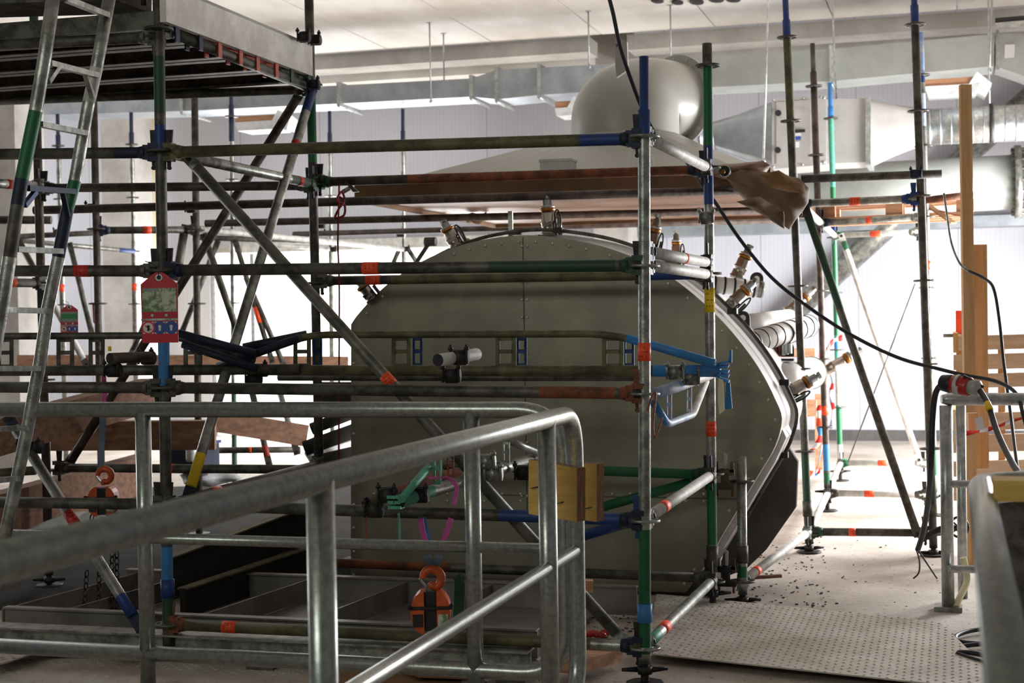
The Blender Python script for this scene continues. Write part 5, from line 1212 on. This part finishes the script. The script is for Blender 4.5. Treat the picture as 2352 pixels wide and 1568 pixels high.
def hoist(label, px, py, k, s, hookpx, chains, deg=0):
    c = P(px, py, k); root = thing('chain_hoist', label, 'chain hoist', c-Vector((0,0,.09*s)))
    dx = Vector((math.cos(YAW+deg), math.sin(YAW+deg), 0)); dn = dx.cross(Vector((0,0,1))); R = Matrix((dx, -dn, Vector((0,0,1)))).transposed()
    for sg in (-1, 1):
        m_ = MB(); w_ = .05*s; off = dx*sg*.05*s
        n = 10; pts = []
        for j in range(n+1):
            a_ = math.pi*j/n; pts.append(c+off-dx*w_*sg*.5+dx*sg*math.sin(a_)*.055*s+Vector((0,0,math.cos(a_)*.085*s)))
        m_.prism([p+dn*.05*s for p in pts], -dn*.1*s, 'hoist_orange'); m_.box(c+off+dn*.052*s+Vector((0,0,-.03*s)), (.04*s, .004, .05*s), 'black' if sg < 0 else 'tag_photo', R); m_.build('gear_cover', root)
    m_ = MB(); m_.box(c, (.045*s, .07*s, .15*s), 'black', R); m_.build('core', root)
    m_ = MB(); m_.bar(c+Vector((0,0,.02*s))-dx*.09*s+dn*.05*s, c+Vector((0,0,.02*s))+dx*.09*s+dn*.05*s, .012, .012, 'dark_iron')
    for sg in (-1, 1): m_.tube([c+dx*sg*.085*s+dn*.04*s+Vector((0,0,.03*s)), c+dx*sg*.085*s+dn*.075*s+Vector((0,0,.03*s))], .008*s, 'dark_iron', 6)
    m_.build('tie_bolt', root)
    h = P(hookpx[0], hookpx[1], k); base = c+Vector((0,0,.09*s)); hook = [base, lerp(base, h, .4)]
    for j in range(10):
        a_ = -1.2+j*.48; hook.append(h+dx*math.cos(a_)*.038*s+Vector((0,0,math.sin(a_)*.038*s)))
    m_ = MB(); m_.tube(smooth_path(hook, 4), [.013*s+.006*s*math.sin(math.pi*i/44) for i in range(len(smooth_path(hook, 4)))], 'hoist_orange', 12); m_.build('hook', root)
    m_ = MB(); m_.bar(h+dx*-.05*s, h+dx*-.01*s+Vector((0,0,-.05*s)), .02*s, .006, 'galv'); m_.build('safety_latch', root)
    for a, b in chains:
        m_ = MB(); chain(m_, P(a[0], a[1], k), P(b[0], b[1], k)); ch = m_.build('chain', root)
hoist('orange chain hoist at left hanging by its sling over the steel frames', 238, 1150, 480, .85, (240, 1092), [((212, 1180), (208, 1215)), ((200, 1310), (190, 1440)), ((232, 1190), (224, 1440)), ((258, 1190), (256, 1440)), ((268, 1180), (269, 1440))])
hoist('orange chain hoist right of the second handrail frame, hook in grey slings', 990, 1402, 600, .95, (992, 1328), [])

# ================================================================ TIMBERS ON THE LEFT
def beam_k(label, a, b, w_, h_, mm='timber', name='timber_beam', cat='timber beam'):
    m_ = MB(); m_.bar(P(*a), P(*b), w_, h_, mm); return tag(m_.build(name), label, cat)
beam_k('big laminated timber beam rising right behind the ladder', (-60, 1015, 455), (345, 905, 380), .12, .19)
beam_k('dark timber beam lying level behind the front handrail', (120, 1000, 372), (495, 998, 368), .12, .18)
beam_k('timber beam right of the blue box under the trusses', (490, 965, 340), (700, 1000, 330), .1, .15)
beam_k('lower timber beam behind the far chain hoist', (-30, 1190, 430), (330, 1085, 360), .1, .24)
beam_k('timber board along the bottom of the bright door', (330, 828, 250), (800, 832, 245), .05, .11)
beam_k('timber board behind the left truss', (40, 828, 260), (215, 828, 258), .05, .1)
beam_k('thin wood strip on the floor plate at lower left', (255, 1510, 545), (320, 1515, 548), .02, .012)
beam_k('wooden batten leaning to the dark post behind the steel frame', (1250, 1342, 520), (1362, 1345, 520), .05, .05, 'wood_x')
beam_k('timber offcut on the floor at the handrail corner', (1292, 1530, 590), (1400, 1502, 560), .12, .05, 'wood_x')
beam_k('thin timber strip on the floor by the far floor transom', (1730, 1326, 440), (1795, 1322, 440), .03, .015)
root = thing('storage_box', 'dark blue plastic box hidden behind the left braces', 'box', P(440, 1085, 330))
mb = MB(); mb.box(P(440, 1050, 330), (.3, .25, .2), 'dark_blue_iron'); mb.build('box', root); mb = MB(); mb.box(P(440, 1016, 330), (.32, .27, .02), 'blue'); mb.build('lid', root)
mb = MB(); c = P(438, 990, 350); mb.lathe(c, (0,0,-1), [(0,.012), (.02,.012), (.03,.035), (.18,.035), (.2,.03)], 16, 'plastic_white'); tag(mb.build('water_bottle'), 'clear plastic bottle standing before the level dark timber', 'bottle')
for i, (l, a, b, r_) in enumerate((('black pipe on top of the heap beside the drum left edge', (715, 985, 345), (812, 948, 345), .04), ('dark pipe in the middle of the heap beside the drum left edge', (700, 1030, 348), (812, 990, 348), .05), ('dark pipe at the bottom of the heap beside the drum left edge', (720, 1062, 350), (812, 1040, 350), .045))):
    m_ = MB(); m_.tube([P(*a), P(*b)], r_, 'shade_and_dark_parts', 16, hollow=True); tag(m_.build('dark_pipe'), l, 'pipe')
mb = MB(); mb.bar(P(735, 905, 345), P(812, 905, 345), .2, .16, 'shade_and_dark_parts'); tag(mb.build('dark_crate'), 'dark crate behind the drum left edge under the ledgers', 'crate')
# plastic sheeting and clutter on the bright floor
for l, pts, k in (('crumpled clear plastic sheet on the floor left of the drum', [(410, 1090), (470, 1075), (530, 1082), (560, 1100), (480, 1118), (420, 1112)], 330), ('crumpled plastic sheet at the drum foot by the red rope', [(700, 1040), (740, 1000), (790, 1020), (804, 1062), (760, 1060), (712, 1064)], 330), ('clear plastic sheet behind the far hoist', [(60, 1215), (150, 1180), (210, 1172), (260, 1190), (200, 1222), (110, 1228)], 420), ('pale sheet on the floor under the lower timber', [(60, 1110), (180, 1090), (250, 1082), (200, 1102), (80, 1136)], 345)):
    m_ = sheet('s', pts, k, .01, 'plastic_white', .08); tag(m_.build('plastic_sheet'), l, 'plastic sheet')
ledger('bright tube lying towards the drum edge above the floor', (705, 1030, 340), (806, 1006, 340), 'galv_white', (), (0, 0), name='scaffold_tube')

# ================================================================ STEEL FRAMES ON THE FLOOR (lower left)
root = thing('steel_floor_frame', 'long shallow stainless frame with cross ribs lying on the floor', 'steel frame', P(600, 1500, 530))
def fbar(a, b, h, w_=.02, name='side_rail', mm='frame_steel', lip=True):
    m_ = MB(); p, q = Vector(a), Vector(b); m_.bar(p-Vector((0,0,h/2)), q-Vector((0,0,h/2)), w_*.4, h, mm)
    if lip: m_.bar(p, q, .05, .008, mm); m_.bar(p-Vector((0,0,h)), q-Vector((0,0,h)), .05, .008, mm)
    m_.build(name, root)
zf = .155; YF = 6.05; YF2 = 7.12
xL = -4.2; xR = PY(1236, 1510, YF).x
fbar((xL, YF, zf), (xR, YF, zf), .12); fbar((xL, YF2, zf), (xR+.2, YF2, zf), .13)
for px0, px1 in ((-300, 110), (0, 250), (130, 300), (440, 560), (690, 795), (910, 1030)):
    xa = PY(px0, 1445, YF).x; fbar((xa, YF+.02, zf-.015), (xa+.1, YF2, zf-.015), .10, .02, 'cross_rib', 'frame_steel', False)
m_ = MB(); m_.box(((xL+xR)/2, (YF+YF2)/2, .03), (xR-xL, YF2-YF, .012), 'frame_steel'); m_.build('tray_floor', root)
root = thing('steel_channel', 'long steel channel on packers in front of the shallow frame', 'steel channel', P(900, 1530, 560))
m_ = MB(); y_ = 5.80; x1 = PY(1220, 1520, y_).x; m_.box(((xL+x1)/2, y_, .125), (x1-xL, .11, .008), 'galv'); m_.box(((xL+x1)/2, y_, .05), (x1-xL, .11, .008), 'galv'); m_.box(((xL+x1)/2, y_, .087), (x1-xL, .008, .075), 'galv'); m_.build('channel', root)
for px in (620, 1188): m_ = MB(); q = PY(px, 1530, y_); m_.box((q.x, y_-.02, .023), (.12, .16, .045), 'galv_dark'); m_.build('packer', root)
# diagonal stair stringers over the painted floor shade, left of drum
for l, a, b in (('upper dark slanting steel stringer behind the first handrail post', (380, 1330, 470), (735, 1190, 405)), ('lower dark slanting steel stringer behind the handrail', (420, 1400, 480), (730, 1290, 410))):
    m_ = MB(); m_.bar(P(*a), P(*b), .03, .2, 'shade_and_dark_parts'); m_.bar(P(*a)+Vector((0,0,.1)), P(*b)+Vector((0,0,.1)), .06, .008, 'galv_olive'); m_.bar(P(*a)-Vector((0,0,.1)), P(*b)-Vector((0,0,.1)), .06, .008, 'shade_and_dark_parts'); tag(m_.build('steel_stringer'), l, 'steel beam')
# ================================================================ CHECKER PLATES
def tread_plate(label, corners, z, th=.006, step=.05, zs=None, mm='tread'):
    """corners: floor pixels; tear-drop pattern is part of the sheet"""
    pts = [PZ(x, y, zz) for (x, y), zz in zip(corners, zs or [z]*len(corners))]; m_ = MB(); m_.prism(pts, (0, 0, th), mm)
    xs = [p.x for p in pts]; ys = [p.y for p in pts]
    def inside(x, y):
        c = False; n = len(pts)
        for i in range(n):
            a, b = pts[i], pts[(i+1)%n]
            if (a.y > y) != (b.y > y) and x < (b.x-a.x)*(y-a.y)/(b.y-a.y)+a.x: c = not c
        return c
    n_ = (pts[1]-pts[0]).cross(pts[2]-pts[0]).normalized(); n_ = n_ if n_.z > 0 else -n_; top = pts[0]+Vector((0,0,th))
    x = min(xs); i = 0
    while x < max(xs):
        y = min(ys); j = 0
        while y < max(ys):
            if inside(x, y+(i%2)*step*.55):
                z_ = top.z-(n_.x*(x-top.x)+n_.y*(y-top.y))/n_.z; a = .75 if (i+j) % 2 else -.75; d_ = Vector((math.cos(a), math.sin(a), 0))*.012; e = Vector((-d_.y, d_.x, 0))*.3; c = Vector((x, y+(i%2)*step*.55, z_+.0015)); b = len(m_.v)
                m_.v += [c-d_-Vector((0,0,.0015)), c-e-Vector((0,0,.0015)), c+d_-Vector((0,0,.0015)), c+e-Vector((0,0,.0015)), c+Vector((0,0,.0022))]
                for q in range(4): m_.face((b+q, b+(q+1)%4, b+4), mm)
            y += step*1.1; j += 1
        x += step*.6; i += 1
    return tag(m_.build('checker_plate'), label, 'metal floor plate')
tread_plate('large worn checker plate on the floor right of the silver post', [(1508, 1366), (1700, 1384), (2160, 1430), (2320, 1590), (2080, 1566), (1480, 1502)], .034, step=.05)
tread_plate('small checker plate corner at the lower left edge', [(-40, 1452), (186, 1464), (20, 1522), (-40, 1534)], .06)
tread_plate('checker plate under the front handrail along the bottom edge', [(-60, 1515), (560, 1515), (900, 1530), (900, 1620), (-60, 1620)], .008, .005)
root = thing('cardboard_sheet', 'flat brown cardboard sheet on the floor behind the handrail', 'cardboard', PZ(900, 1540, .02))
m_ = MB(); m_.prism([PZ(782, 1500, .03), PZ(880, 1496, .03), PZ(1060, 1545, .03), PZ(1060, 1590, .03), PZ(782, 1590, .03)], (0, 0, .006), 'cardboard'); m_.build('sheet', root)
m_ = MB(); m_.prism([PZ(840, 1496, .045), PZ(1000, 1522, .045), PZ(1085, 1560, .05), PZ(960, 1556, .05)], (0, 0, .006), 'cardboard'); m_.build('fold', root)
m_ = MB()
for i in range(6):
    c = PZ(1345+i*9, 1452+random.uniform(-6, 6), .025); m_.sphere(c, .022, 'plastic_red', 8, (1.2, 1, .7))
tag(m_.build('red_wrapper'), 'crumpled red wrapper on the floor left of the silver post', 'wrapper')
# small debris on the floor
m_ = MB()
for i in range(420):
    r_ = random.random()
    if r_ < .45: px, py = random.uniform(1690, 1900), random.uniform(1240, 1420)
    elif r_ < .7: px, py = random.uniform(1340, 1460), random.uniform(1380, 1470)
    elif r_ < .85: px, py = random.uniform(1080, 1260), random.uniform(1530, 1568)
    else: px, py = random.uniform(1600, 2180), random.uniform(1230, 1500)
    s = random.uniform(.002, .007); p = PZ(px, py, 0); m_.box(p+Vector((0,0,s*.4)), (s*2, s*1.4, s), 'debris', Matrix.Rotation(random.random()*3, 3, 'Z'))
tag(m_.build('floor_debris'), 'crumbs and grit scattered on the concrete floor', 'debris', kind='stuff')
